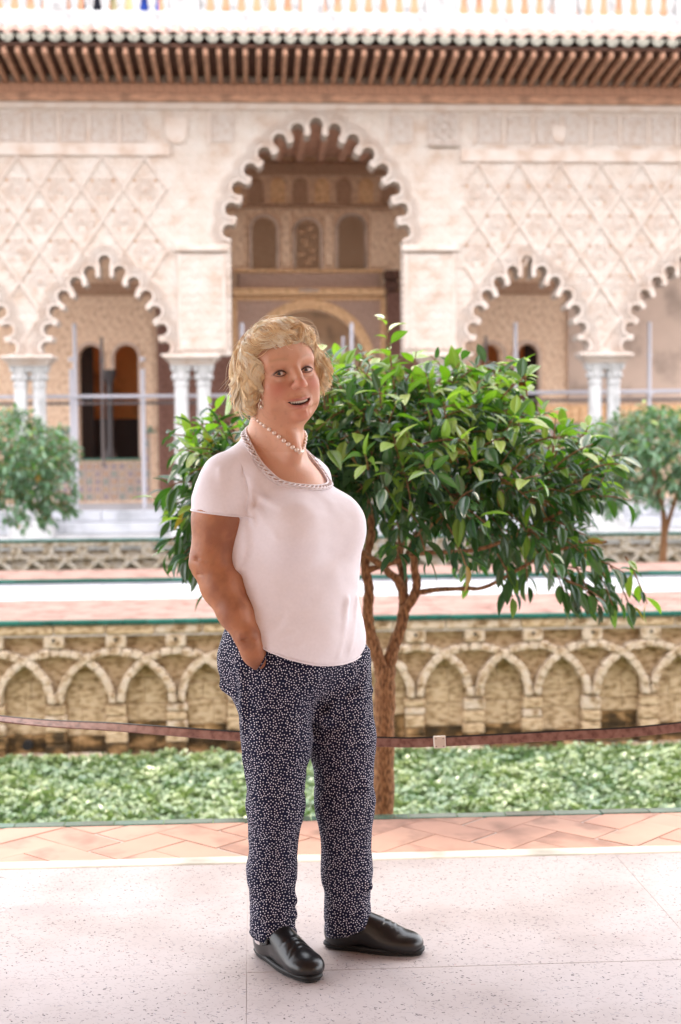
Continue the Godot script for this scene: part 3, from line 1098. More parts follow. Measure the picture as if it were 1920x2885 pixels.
func eaves(w: Node) -> void:
	var e := node("eaves", w)
	var f := Geo.new()
	f.box(Vector3(1.1, 6.247, FZ + 0.03), Vector3(14.6, 0.115, 0.12), 0.01)
	put("wall_plate", f, M.wood_pale, e)
	var f2 := Geo.new()
	f2.box(Vector3(1.1, 6.385, FZ - 0.02), Vector3(14.6, 0.16, 0.1), 0.01)
	put("fascia_board", f2, M.wood, e)
	var b := Geo.new()
	b.box(Vector3(0, -0.005, 0.62), Vector3(0.066, 0.11, 1.26), 0.012)
	b.ball(Vector3(0, -0.02, 1.2), Vector3(0.033, 0.055, 0.09), 8)
	var raf := b.mesh()
	var tilt := Basis(Vector3(1, 0, 0), -atan(0.075))
	for k in 82:
		put("rafter", raf, M.wood, e, Transform3D(tilt, Vector3(-6.1 + 0.178 * k, 6.50, FZ)))
	var d := Geo.new()
	d.quad(Vector3(-6.2, 6.565, FZ), Vector3(8.4, 6.565, FZ), Vector3(8.4, 6.665, FZ + 1.3), Vector3(-6.2, 6.665, FZ + 1.3))
	d.box(Vector3(1.1, 6.645, FZ + 1.27), Vector3(14.6, 0.035, 0.06), 0.008)
	put("soffit_board", d, M.wood_dark, e)
	# clay tiles: troughs with plaster-filled round ends, covers over the joints
	var tr := Geo.new()
	var q := PackedVector2Array([Vector2(-0.092, 0.0)])
	for k in 11:
		var a := PI + PI * k / 10.0
		q.append(Vector2(cos(a) * 0.088, sin(a) * 0.092))
	q.append(Vector2(0.092, 0.0))
	tr.prism(q, -0.45, 0.0, false)
	var tme := tr.mesh()
	var cov := Geo.new()
	var cq := PackedVector2Array()
	for k in 11:
		var a := PI * k / 10.0
		cq.append(Vector2(cos(a) * 0.082, sin(a) * 0.07))
	for k in range(10, -1, -1):
		var a := PI * k / 10.0
		cq.append(Vector2(cos(a) * 0.066, sin(a) * 0.055))
	cov.prism(cq, -0.46, 0.0, false)
	var cme := cov.mesh()
	var slope := Basis(Vector3(1, 0, 0), 0.33)
	for k in 70:
		var x := -6.1 + 0.208 * k
		put("trough_tile", tme, M.tile_end, e, Transform3D(slope, Vector3(x, 6.755 + rng.randf_range(-0.006, 0.006), FZ + 1.36)))
		for r in 3:
			put("cover_tile", cme, M.tile_roof, e, Transform3D(slope, Vector3(x + 0.104, 6.765 + r * 0.138, FZ + 1.30 - r * 0.40)))
	var under := Geo.new()
	under.quad(Vector3(-6.2, 6.76, FZ + 1.28), Vector3(8.4, 6.76, FZ + 1.28), Vector3(8.4, 7.2, FZ), Vector3(-6.2, 7.2, FZ))
	put("roof_bed", under, M.tile_roof, e)


func balustrade(w: Node) -> void:
	var b := node("balustrade", w)
	var z := FZ - 0.15
	var base := Geo.new()
	base.box(Vector3(1.1, 7.28, z), Vector3(14.6, 0.40, 0.30), 0.02)
	put("plinth_course", base, M.white, b)
	var rail := Geo.new()
	rail.box(Vector3(1.1, 8.46, z), Vector3(14.6, 0.14, 0.32), 0.02)
	put("handrail", rail, M.white, b)
	var g := Geo.new()
	g.lathe(Vector3.ZERO, PackedVector2Array([Vector2(0.062, 0.0), Vector2(0.062, 0.05), Vector2(0.045, 0.07), Vector2(0.062, 0.14), Vector2(0.070, 0.22), Vector2(0.058, 0.32), Vector2(0.036, 0.42), Vector2(0.034, 0.47), Vector2(0.048, 0.49), Vector2(0.034, 0.51), Vector2(0.04, 0.6), Vector2(0.066, 0.74), Vector2(0.058, 0.84), Vector2(0.05, 0.9), Vector2(0.062, 0.92)]), 14)
	var me := g.mesh()
	for px in range(-3, 5):
		var x := -0.905 + 1.83 * px
		var p := Geo.new()
		p.box(Vector3(x, 7.94, z), Vector3(0.40 if px % 2 == 0 else 0.30, 0.93, 0.29), 0.015)
		put("pier", p, M.white, b)
		for k in 7:
			var bx := x + 0.915 + (k - 3) * 0.222
			if absf(bx - x) > 0.22:
				put("baluster", me, M.white, b, at(bx, 7.475, z))
	var t := Geo.new()
	t.box(Vector3(1.1, 7.0, FZ - 2.6), Vector3(14.6, 0.2, 4.2))
	put("terrace_floor", t, M.white, b)
	var uw := Geo.new()
	uw.box(Vector3(1.1, 9.2, FZ - 3.9), Vector3(14.6, 4.2, 0.3))
	put("upper_wall", uw, M.peach, b)


func arch_hole(x0: float, x1: float, y0: float, spring: float, k := 18, pinch := 0.0) -> PackedVector2Array:
	var c := (x0 + x1) * 0.5
	var r := (x1 - x0) * 0.5
	var q := PackedVector2Array([Vector2(x0 + pinch, y0), Vector2(x1 - pinch, y0), Vector2(x1 - pinch, spring - pinch)])
	for s in k + 1:
		var a := PI * s / k
		q.append(Vector2(c + cos(a) * r, spring + sin(a) * r))
	q.append(Vector2(x0 + pinch, spring - pinch))
	return q


func inner_wall(w: Node) -> void:
	var i := node("gallery_wall", w)
	var wall := rect(-6.2, 0.32, 8.4, 6.3)
	var door := arch_hole(0.03, 1.95, -1.0, 2.67, 28, 0.06)
	wall = cut(wall, door)
	# twin-arched windows either side
	var ins := []
	for wx in [[-2.97, -2.56, -2.37, -1.95], [3.93, 4.32, 4.62, 5.02]]:
		var a := rect(wx[0], 1.09, wx[3], 2.62)
		a = biggest(Geometry2D.merge_polygons(a, arch_hole(wx[0], wx[1], 2.4, 2.83)))
		a = biggest(Geometry2D.merge_polygons(a, arch_hole(wx[2], wx[3], 2.4, 2.83)))
		ins.append(a)
	var parts := [wall]
	for a in ins:  # a hole inside the wall: split the wall through it
		var next := []
		for p in parts:
			var lo := 1e9
			var hi := -1e9
			for e in a:
				lo = minf(lo, e.x)
				hi = maxf(hi, e.x)
			var m := (lo + hi) * 0.5
			for half in [rect(-30, -5, m, 30), rect(m, -5, 30, 30)]:
				for piece in Geometry2D.intersect_polygons(p, half):
					for bit in Geometry2D.clip_polygons(piece, a):
						if not Geometry2D.is_polygon_clockwise(bit):
							next.append(bit)
		parts = next
	var g := Geo.new()
	for p in parts:
		g.prism(p, BZ - 0.3, BZ)
	put("plaster_wall", g, M.inner, i)
	var pl := Geo.new()
	pl.box(Vector3(7.2, 4.2, BZ + 0.02), Vector3(3.4, 4.4, 0.05))
	put("smooth_plaster", pl, M.inner_plain, i)
	var ce := Geo.new()
	ce.box(Vector3(1.1, 6.30, FZ - 2.2), Vector3(14.6, 0.12, 4.2))
	for k in 40:
		ce.box(Vector3(-6.0 + 0.36 * k, 6.20, FZ - 2.2), Vector3(0.12, 0.12, 3.9))
	put("gallery_ceiling", ce, M.wood, i)
	# rooms behind the openings
	for rm in [[-3.7, -1.2, M.room], [3.3, 5.9, M.room], [-0.9, 2.9, M.room_tan]]:
		var r := Geo.new()
		var x0: float = rm[0]
		var x1: float = rm[1]
		var zb := BZ - 2.4
		r.box(Vector3((x0 + x1) * 0.5, 2.3, zb), Vector3(x1 - x0, 4.4, 0.1))
		r.box(Vector3(x0, 2.3, BZ - 1.35), Vector3(0.1, 4.4, 2.1))
		r.box(Vector3(x1, 2.3, BZ - 1.35), Vector3(0.1, 4.4, 2.1))
		r.box(Vector3((x0 + x1) * 0.5, 4.45, BZ - 1.35), Vector3(x1 - x0, 0.1, 2.1))
		r.box(Vector3((x0 + x1) * 0.5, 0.2, BZ - 1.35), Vector3(x1 - x0, 0.1, 2.1))
		put("room", r, rm[2], i)
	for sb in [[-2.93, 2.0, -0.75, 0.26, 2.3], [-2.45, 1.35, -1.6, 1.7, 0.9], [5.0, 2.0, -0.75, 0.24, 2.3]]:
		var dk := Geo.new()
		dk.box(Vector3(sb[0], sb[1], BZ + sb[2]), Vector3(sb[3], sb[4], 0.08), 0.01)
		put("dark_slab", dk, M.dark, i)  # plain dark slabs inside the window openings
	for cx in [-2.465, 4.47]:
		var c := Geo.new()
		c.lathe(Vector3(cx, 0, BZ - 0.15), PackedVector2Array([Vector2(0.11, 1.09), Vector2(0.11, 1.14), Vector2(0.085, 1.2), Vector2(0.062, 1.3), Vector2(0.058, 2.36), Vector2(0.08, 2.42), Vector2(0.12, 2.56), Vector2(0.12, 2.62)]), 16)
		put("window_column", c, M.column_dark, i)
		for s in [-1.0, 1.0]:
			var fr := Geo.new()
			fr.prism(band(arch_hole(cx + s * 0.305 - 0.205, cx + s * 0.305 + 0.205, 2.0, 2.83), 0.0, 0.05, 2.62), BZ, BZ + 0.025)
			put("window_arch", fr, M.inner_plain, i)
		var sill := Geo.new()
		sill.box(Vector3(cx, 1.075, BZ + 0.03), Vector3(1.1, 0.03, 0.1), 0.006)
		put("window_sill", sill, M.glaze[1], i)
		for s in [-0.535, 0.535]:
			var jm := Geo.new()
			jm.box(Vector3(cx + s, 1.85, BZ + 0.012), Vector3(0.05, 1.5, 0.03), 0.005)
			put("window_jamb", jm, M.inner_plain, i)
	# dado of glazed tiles under and beside the windows
	var tl := Geo.new()
	tl.box(Vector3.ZERO, Vector3(0.126, 0.126, 0.014), 0.003)
	var me := tl.mesh()
	for zone in [[-3.56, -3.02, 1.55], [-3.02, -1.9, 1.03], [-1.9, -1.67, 1.55], [5.06, 6.45, 1.55], [4.0, 5.06, 1.03]]:
		var cols := int((zone[1] - zone[0]) / 0.13)
		for a in cols:
			for b in int((zone[2] - 0.36) / 0.13):
				var k := (a * 3 + b * 5 + (a * b) % 3) % 4
				put("wall_tile", me, M.azulejo[k], i, at(zone[0] + 0.065 + a * (zone[1] - zone[0]) / cols, 0.43 + 0.13 * b, BZ + 0.008))
		if zone[2] > 1.2:
			var cr := Geo.new()
			for k in int((zone[1] - zone[0]) / 0.09):
				cr.box(Vector3(zone[0] + 0.045 + 0.09 * k, 1.60, BZ + 0.01), Vector3(0.05, 0.07, 0.022))
			cr.box(Vector3((zone[0] + zone[1]) * 0.5, 1.545, BZ + 0.01), Vector3(zone[1] - zone[0], 0.03, 0.024))
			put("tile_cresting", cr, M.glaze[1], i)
	var bd := Geo.new()
	bd.box(Vector3(6.6, 1.80, BZ + 0.05), Vector3(3.1, 0.30, 0.04), 0.01)
	for k in 20:
		bd.box(Vector3(5.15 + 0.15 * k, 1.80, BZ + 0.075), Vector3(0.09, 0.22, 0.03), 0.01)
	put("carved_band", bd, M.gold, i)
	# horizontal bands high on the wall
	for b in [[-6.2, -0.36, 3.98, 0.20, M.inner_dark], [2.3, 5.4, 3.98, 0.20, M.inner_dark], [-0.5, 2.6, 5.38, 0.06, M.inner_dark], [-0.5, 2.6, 6.02, 0.22, M.inner_dark]]:
		var bg := Geo.new()
		bg.box(Vector3((b[0] + b[1]) * 0.5, b[2], BZ + 0.03), Vector3(b[1] - b[0], b[3], 0.08), 0.02)
		put("wall_band", bg, b[4], i)
	for k in 8:  # niches of the upper frieze
		var ng := Geo.new()
		ng.prism(arch_hole(-0.42 + 0.38 * k, -0.16 + 0.38 * k, 5.45, 5.74), BZ, BZ + 0.03)
		put("frieze_niche", ng, M.inner_dark if k % 2 else M.gold, i)
	# three pierced stucco windows above the door
	var n := 0
	for v in [[0.02, 0.43, 5.0], [0.77, 1.18, 4.95], [1.50, 1.95, 5.0]]:
		var hole := arch_hole(v[0], v[1], 4.33, v[2])
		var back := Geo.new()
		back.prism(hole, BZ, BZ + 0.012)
		var win := put("pierced_window", back, M.dark, i)  # dark panel stands for the unlit space behind the lattice
		var lt := Geo.new()
		var cx: float = (v[0] + v[1]) * 0.5
		var hw: float = (v[1] - v[0]) * 0.5
		for dir in [1.0, -1.0]:
			for k in range(-14, 15):
				var y0: float = 4.75 + k * 0.085
				var prev := Vector2.ZERO
				var on := false
				for s in 25:
					var p := Vector2(cx - hw + 2.0 * hw * s / 24.0, y0 + dir * (s - 12) * 0.034)
					var ok := Geometry2D.is_point_in_polygon(p, hole)
					if ok and not on:
						prev = p
						on = true
					elif on and (not ok or s == 24):
						var d := p - prev
						if d.length() > 0.02:
							var u := d.normalized()
							lt.box(Vector3((p.x + prev.x) * 0.5, (p.y + prev.y) * 0.5, BZ + 0.03), Vector3(d.length(), 0.022 if n != 2 else 0.014, 0.02), 0.0, Basis(Vector3(u.x, u.y, 0), Vector3(-u.y, u.x, 0), Vector3(0, 0, 1)))
						on = false
		if n == 1:
			for k in 9:
				lt.ball(Vector3(cx + 0.10 * sin(k * 2.4), 4.42 + 0.075 * k, BZ + 0.035), Vector3(0.06, 0.03, 0.02), 8)
		put("lattice", lt, M.lattice, win)
		var fr := Geo.new()
		fr.prism(band(hole, 0.0, 0.05, 4.33), BZ, BZ + 0.045)
		put("frame", fr, M.inner_plain, win)
		n += 1
	for v in [[-0.36, -0.1], [0.52, 0.68], [1.26, 1.42], [2.05, 2.42]]:
		var pg := Geo.new()
		pg.box(Vector3((v[0] + v[1]) * 0.5, 4.83, BZ + 0.02), Vector3(v[1] - v[0], 0.96, 0.05), 0.012)
		put("wall_panel", pg, M.inner, i)
	# great doorway
	var fr2 := Geo.new()
	fr2.prism(band(door, 0.0, 0.17, 0.4), BZ, BZ + 0.03)
	put("door_arch", fr2, M.gold, i)
	var sp := Geo.new()
	var spq := cut(rect(-0.30, 2.4, 2.27, 3.82), biggest(Geometry2D.offset_polygon(door, 0.175, Geometry2D.JOIN_ROUND)))
	sp.prism(spq, BZ, BZ + 0.018)
	put("spandrel", sp, M.violet, i)
	var frame := Geo.new()
	for v in [[-0.30, 2.07, 0.09, 3.45], [2.27, 2.07, 0.09, 3.45]]:
		frame.box(Vector3(v[0], v[1], BZ + 0.03), Vector3(v[2], v[3], 0.05), 0.01)
	frame.box(Vector3(0.985, 3.815, BZ + 0.03), Vector3(2.66, 0.06, 0.055), 0.01)
	put("door_frame", frame, M.gold, i)
	var lin_g := Geo.new()
	lin_g.box(Vector3(0.985, 3.925, BZ + 0.09), Vector3(2.62, 0.13, 0.2), 0.03)
	lin_g.box(Vector3(0.985, 4.28, BZ + 0.06), Vector3(2.55, 0.05, 0.14), 0.012)
	put("lintel", lin_g, M.gold, i)
	var ins2 := Geo.new()
	ins2.box(Vector3(0.985, 4.12, BZ + 0.04), Vector3(2.42, 0.25, 0.08), 0.012)
	put("inscription_band", ins2, M.violet, i)
	var bos := Geo.new()
	for k in 5:
		bos.ball(Vector3(0.985 + 0.07 * (k - 2), 3.94, BZ + 0.19), Vector3(0.035, 0.05 - 0.008 * absf(k - 2), 0.03), 8)
	put("lintel_boss", bos, M.inner_plain, i)
	for x in [[-0.46, 0.26], [2.40, 0.26]]:
		var br := Geo.new()
		br.box(Vector3(x[0], 4.19, BZ + 0.2), Vector3(x[1], 0.14, 0.36), 0.02)
		br.ball(Vector3(x[0], 4.03, BZ + 0.2), Vector3(0.13, 0.11, 0.16), 12)
		put("door_pivot_block", br, M.wood_dark, i)
	for x in [[-1.62, -0.36], [2.33, 3.62]]:
		var lf := node("door_leaf", i)
		var lg := Geo.new()
		var dw: float = x[1] - x[0]
		lg.box(Vector3((x[0] + x[1]) * 0.5, 2.13, BZ + 0.10), Vector3(dw, 3.58, 0.06), 0.01)
		put("board", lg, M.door, lf)
		var sg := Geo.new()
		for k in 2:
			sg.box(Vector3(x[0] + 0.05 + (dw - 0.1) * k, 2.13, BZ + 0.13), Vector3(0.1, 3.56, 0.05), 0.01)
		for y in [0.45, 1.60, 2.7, 3.85]:
			sg.box(Vector3((x[0] + x[1]) * 0.5, y, BZ + 0.131), Vector3(dw - 0.2, 0.1, 0.05), 0.01)
		put("stile", sg, M.door, lf)


func scaffold() -> void:
	var s := node("scaffold_frame")
	tag(s, "grey metal scaffold tubes standing in the palace gallery behind the marble columns", "scaffold")
	var z := -21.95
	var up := func(x: float, y0: float, y1: float, dz: float, r: float, m: Material) -> void:
		var g := Geo.new()
		g.tube(pts([Vector3(x, y0, z + dz), Vector3(x, (y0 + y1) * 0.5, z + dz), Vector3(x, y1, z + dz)]), PackedFloat32Array([r, r, r]), 10)
		put("upright_tube", g, m, s)
		var q := Geo.new()
		q.tube(pts([Vector3(x, 2.62, z + dz), Vector3(x, 2.68, z + dz)]), PackedFloat32Array([r + 0.008, r + 0.008]), 10)
		put("coupler", q, m, s)
	for x in [-4.0, -2.68, -0.15, 1.524, 4.055, 6.15]:
		up.call(x, 0.33, 3.16, 0.0, 0.030, M.steel)
	for x in [-2.37, 1.45, 3.74, 6.4]:
		up.call(x, 0.98, 3.02, -0.9, 0.024, M.steel_dark if x != 1.45 else M.steel)
	for x in [-2.80, -1.70]:
		up.call(x, 0.33, 2.5, -0.5, 0.034, M.steel)
	for dz in [0.06]:
		var g := Geo.new()
		g.tube(pts([Vector3(-5.0, 2.056, z + dz), Vector3(1.0, 2.06, z + dz), Vector3(7.6, 2.095, z + dz)]), PackedFloat32Array([0.03, 0.03, 0.03]), 10)
		put("ledger_tube", g, M.steel, s)
	var g2 := Geo.new()
	g2.tube(pts([Vector3(-5.0, 1.98, z - 0.9), Vector3(7.6, 1.99, z - 0.9)]), PackedFloat32Array([0.024, 0.024]), 8)
	put("ledger_tube", g2, M.steel_dark, s)
	for x in [-2.68, -0.15, 1.524, 4.055, 6.15]:
		var g := Geo.new()
		g.box(Vector3(x, 2.06, z + 0.03), Vector3(0.085, 0.085, 0.11), 0.012)
		put("clamp", g, M.steel, s)
	for x in [-2.68, 1.5, 4.055]:
		var g := Geo.new()
		g.tube(pts([Vector3(x, 1.98, z), Vector3(x, 1.98, z - 0.92)]), PackedFloat32Array([0.022, 0.022]), 8)
		put("transom_tube", g, M.steel, s)

	# ---- orange trees ----

func leaf_mesh(tint: Color, bend: float, fold: float, wide: float) -> ArrayMesh:
	var g := Geo.new()
	g.tint = tint
	var m := 5
	for side in [1.0, -1.0]:
		var first := g.v.size()
		for k in m + 1:
			var t := float(k) / m
			var a := bend * t
			var p := Vector3(0, -sin(a) * t * 0.55, t * cos(a * 0.6))
			var w := wide * pow(sin(PI * clampf(pow(t, 0.85), 0.0, 1.0)), 0.9)
			var e := p + Vector3(side * w, w * fold, 0)
			var nn := Vector3(-side * fold * 1.6, 1, 0.2 * bend).normalized()
			g.vert(p, nn)
			g.vert(p.lerp(e, 0.55) + Vector3(0, w * 0.10, 0), (nn + Vector3(0, 0.3, 0)).normalized())
			g.vert(e, Vector3(side * 0.25, 1, 0.2 * bend).normalized())
		for k in m:
			for s in 2:
				var o := first + k * 3 + s
				if side > 0.0:
					g.face(o, o + 3, o + 4)
					g.face(o, o + 4, o + 1)
				else:
					g.face(o, o + 4, o + 3)
					g.face(o, o + 1, o + 4)
	g.tube(PackedVector3Array([Vector3(0, 0.0, -0.14), Vector3(0, 0.0, 0.02)]), PackedFloat32Array([0.012, 0.012]), 4, false)
	return g.mesh()


func trees() -> void:
	var bark := noise_tex(61, 0.03, [[0.0, Color(0.40, 0.30, 0.24)], [0.5, Color(0.78, 0.66, 0.56)], [1.0, Color(1.0, 0.92, 0.82)]], 512, 5)
	M.bark = mk(Color(0.72, 0.60, 0.49), 0.9, {tex = bark, scale = Vector3(5, 1.6, 5), bump = bark, depth = 1.2})
	M.leaf = mk(Color(1, 1, 1), 0.24, {vcol = true, back = Color(0.66, 0.88, 0.20), spec = 0.75})
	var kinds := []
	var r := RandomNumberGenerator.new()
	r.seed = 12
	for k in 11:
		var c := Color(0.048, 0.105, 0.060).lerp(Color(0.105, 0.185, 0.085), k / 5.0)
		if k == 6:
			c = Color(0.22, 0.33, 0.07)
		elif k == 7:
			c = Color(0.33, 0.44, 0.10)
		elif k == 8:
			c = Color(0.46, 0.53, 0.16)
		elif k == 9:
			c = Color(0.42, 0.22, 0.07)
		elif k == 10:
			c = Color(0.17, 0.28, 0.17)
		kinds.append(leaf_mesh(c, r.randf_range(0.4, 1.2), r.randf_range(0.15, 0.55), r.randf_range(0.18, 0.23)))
	var t := node("orange_tree", self, at(0.0, 0.0, -5.8))
	tag(t, "leafy orange tree with forked brown trunk and broad crown directly behind the woman", "tree", "orange trees in the sunken gardens")
	var limb := func(called: String, p: Array, r0: float, r1: float) -> void:
		var sp := smooth_path(pts(p), 5)
		var rr := PackedFloat32Array()
		for k in sp.size():
			var u := float(k) / (sp.size() - 1)
			rr.append(lerpf(r0, r1, u) * (1.0 + 0.07 * sin(k * 2.3) + 0.05 * sin(k * 5.1 + r0 * 90.0)))
		var g := Geo.new()
		g.tube(sp, rr, 12)
		put(called, g, M.bark, t)
	limb.call("trunk", [Vector3(0.522, -1.15, 0.0), Vector3(0.522, -0.702, 0.000), Vector3(0.518, -0.271, 0.000), Vector3(0.524, 0.143, 0.000), Vector3(0.529, 0.326, 0.000), Vector3(0.529, 0.409, 0.000)], 0.0431, 0.0434)
	limb.call("limb", [Vector3(0.534, 0.309, 0.000), Vector3(0.515, 0.394, 0.008), Vector3(0.487, 0.483, 0.025), Vector3(0.462, 0.568, 0.033), Vector3(0.457, 0.646, 0.041), Vector3(0.463, 0.734, 0.041), Vector3(0.447, 0.826, 0.050), Vector3(0.472, 0.989, 0.066), Vector3(0.414, 1.179, 0.083), Vector3(0.348, 1.345, 0.099)], 0.0298, 0.0123)
	limb.call("limb", [Vector3(0.524, 0.293, 0.000), Vector3(0.549, 0.421, 0.000), Vector3(0.570, 0.493, -0.017), Vector3(0.602, 0.576, -0.025), Vector3(0.612, 0.659, -0.033), Vector3(0.611, 0.714, -0.041), Vector3(0.609, 0.790, -0.050), Vector3(0.601, 0.864, -0.066), Vector3(0.646, 1.096, -0.166), Vector3(0.746, 1.345, -0.249)], 0.0298, 0.0123)
	limb.call("limb", [Vector3(0.612, 0.690, -0.033), Vector3(0.582, 0.761, 0.000), Vector3(0.544, 0.793, 0.041), Vector3(0.497, 0.839, 0.116), Vector3(0.290, 0.972, 0.290), Vector3(0.099, 1.096, 0.373)], 0.0199, 0.0085)
	limb.call("limb", [Vector3(0.611, 0.632, -0.025), Vector3(0.650, 0.692, 0.000), Vector3(0.660, 0.752, 0.017), Vector3(0.648, 0.826, 0.041), Vector3(0.663, 0.947, 0.124), Vector3(0.829, 1.154, 0.290), Vector3(0.994, 1.345, 0.331)], 0.0224, 0.0094)
	limb.call("limb", [Vector3(0.656, 0.707, 0.008), Vector3(0.704, 0.718, 0.041), Vector3(0.750, 0.728, 0.083), Vector3(0.843, 0.737, 0.149), Vector3(0.928, 0.754, 0.207), Vector3(1.160, 0.889, 0.290), Vector3(1.367, 0.931, 0.331)], 0.0124, 0.0047)
	limb.call("limb", [Vector3(0.456, 0.806, 0.050), Vector3(0.555, 0.841, 0.099), Vector3(0.655, 0.881, 0.166), Vector3(0.895, 0.914, 0.331), Vector3(1.160, 1.055, 0.456)], 0.0132, 0.0057)
	limb.call("limb", [Vector3(0.609, 0.806, -0.050), Vector3(0.746, 1.013, -0.290), Vector3(0.994, 1.179, -0.497)], 0.0150, 0.0057)
	limb.call("limb", [Vector3(0.447, 0.839, 0.050), Vector3(0.207, 1.013, -0.083), Vector3(-0.083, 1.138, -0.166)], 0.0132, 0.0047)
	crown(t, Vector3(0.575, 0, 0), 0.78, 0.72, 1.545, 0.80, 930, kinds, 0.098, 300, 31, true)
	# two trees of the second garden
	for b in [[Vector3(4.95, -1.1, -17.0), "smaller orange tree with dark slim trunk beyond the pool on the right", 1.0, 1.62, 0.50, 52], [Vector3(-3.15, -1.1, -17.0), "dense orange tree beyond the pool in front of the left pair of columns", 0.97, 1.70, 0.45, 57]]:
		var o := node("orange_tree", self, Transform3D(Basis(), b[0]))
		tag(o, b[1], "tree", "orange trees in the sunken gardens")
		var g := Geo.new()
		g.tube(smooth_path(pts([Vector3(0, 0, 0), Vector3(-0.02, 0.8, 0), Vector3(0.0, 1.25, 0.0), Vector3(-0.03, 1.65, 0.02), Vector3(-0.2, 2.2, 0.05)]), 4), PackedFloat32Array(range(17).map(func(k): return 0.06 - 0.0025 * k)), 10)
		put("trunk", g, M.bark, o)
		var g2 := Geo.new()
		g2.tube(smooth_path(pts([Vector3(0.0, 1.25, 0.0), Vector3(0.08, 1.55, 0.02), Vector3(0.25, 2.1, 0.05)]), 4), PackedFloat32Array(range(9).map(func(k): return 0.035 - 0.002 * k)), 8)
		put("limb", g2, M.bark, o)
		crown(o, Vector3.ZERO, b[2], b[2], b[3] + 1.1, b[4] + 1.1, 900, kinds, 0.105, 0, b[5], false)


func crown(t: Node, c: Vector3, rx: float, rz: float, top: float, low: float, shoots: int, kinds: Array, size: float, singles: int, sd: int, main: bool) -> void:
	var r := RandomNumberGenerator.new()
	r.seed = sd
	var f := FastNoiseLite.new()
	f.seed = sd
	f.frequency = 1.1
	var all := []
	var twigs := Geo.new()
	for k in shoots:
		var phi := r.randf() * TAU
		var rho := sqrt(r.randf())
		var lay := r.randf()
		var bump := 1.0 + 0.13 * f.get_noise_2d(cos(phi) * 2.0, sin(phi) * 2.0)
		var p := Vector3(c.x + cos(phi) * rho * rx * bump, 0, c.z + sin(phi) * rho * rz * bump)
		var n := f.get_noise_2d(p.x * 1.4 + 7.0, p.z * 1.4)
		var hi := top - (top - low) * 0.42 * pow(rho, 3.0) + 0.13 * n
		var lo := low + 0.18 * (1.0 - rho) + (0.10 if main else 0.20) * n
		if main:
			lo += -0.07 * smoothstep(0.25, 0.7, (p.x - c.x)) * rho + 0.06 * smoothstep(0.4, 0.8, c.x - p.x)
			if absf(p.x - c.x + 0.05) < 0.36:
				lo += 0.15
		p.y = lerpf(lo, hi, 1.0 - pow(lay, 1.3) * (0.97 if rho > 0.6 else 0.85))
		var out := Vector3(cos(phi), 0, sin(phi))
		var high := clampf((p.y - lo) / (hi - lo), 0.0, 1.0)
		var dir := (out * (0.75 - 0.3 * high) * (0.5 + rho) + Vector3(0, lerpf(-0.55, 0.75, high), 0) + Vector3(r.randfn(), r.randfn(), r.randfn()) * 0.35).normalized()
		var l := r.randf_range(0.09, 0.21)
		if main and high > 0.93 and r.randf() < 0.10:
			l *= 1.6
			dir = (dir + Vector3(0, 1.5, 0)).normalized()
		shoot(r, all, twigs, p, dir, l, high, size, main)
	if main:  # the tall sprouts and a hanging tip
		shoot(r, all, twigs, Vector3(0.55, 1.53, 0.25), Vector3(-0.12, 1, 0), 0.28, 1.5, size, true)
		shoot(r, all, twigs, Vector3(0.62, 1.53, 0.20), Vector3(0.15, 1, 0), 0.15, 1.5, size, true)
		shoot(r, all, twigs, Vector3(1.08, 1.50, 0.20), Vector3(-0.1, 1, 0), 0.14, 1.5, size * 1.15, true)
		shoot(r, all, twigs, Vector3(1.34, 1.10, 0.25), Vector3(0.35, 1, 0), 0.18, 0.9, size * 1.2, true)
		for k in 7:
			shoot(r, all, twigs, Vector3(1.18 + 0.05 * k, 0.86 - 0.02 * (k % 3), 0.10 + 0.04 * (k % 4)), Vector3(0.4, -0.7, 0.1), 0.17, 0.9 if k > 5 else 0.2, size, true)
		for k in 9:
			shoot(r, all, twigs, Vector3(-0.14 - 0.03 * (k % 3), 0.92 + 0.05 * k, 0.05 * (k % 4)), Vector3(-0.6, -0.4 + 0.1 * k, 0.2), 0.15, 0.3 + 0.05 * k, size, true)
	all.sort_custom(func(a, b): return a[0].origin.z > b[0].origin.z)
	var groups := []
	for k in kinds.size():
		groups.append([])
	for k in all.size():
		if k < singles:
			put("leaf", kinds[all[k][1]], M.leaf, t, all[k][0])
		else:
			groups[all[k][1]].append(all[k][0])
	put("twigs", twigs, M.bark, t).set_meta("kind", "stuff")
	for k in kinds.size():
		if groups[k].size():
			many("foliage", kinds[k], M.leaf, groups[k], [], t)


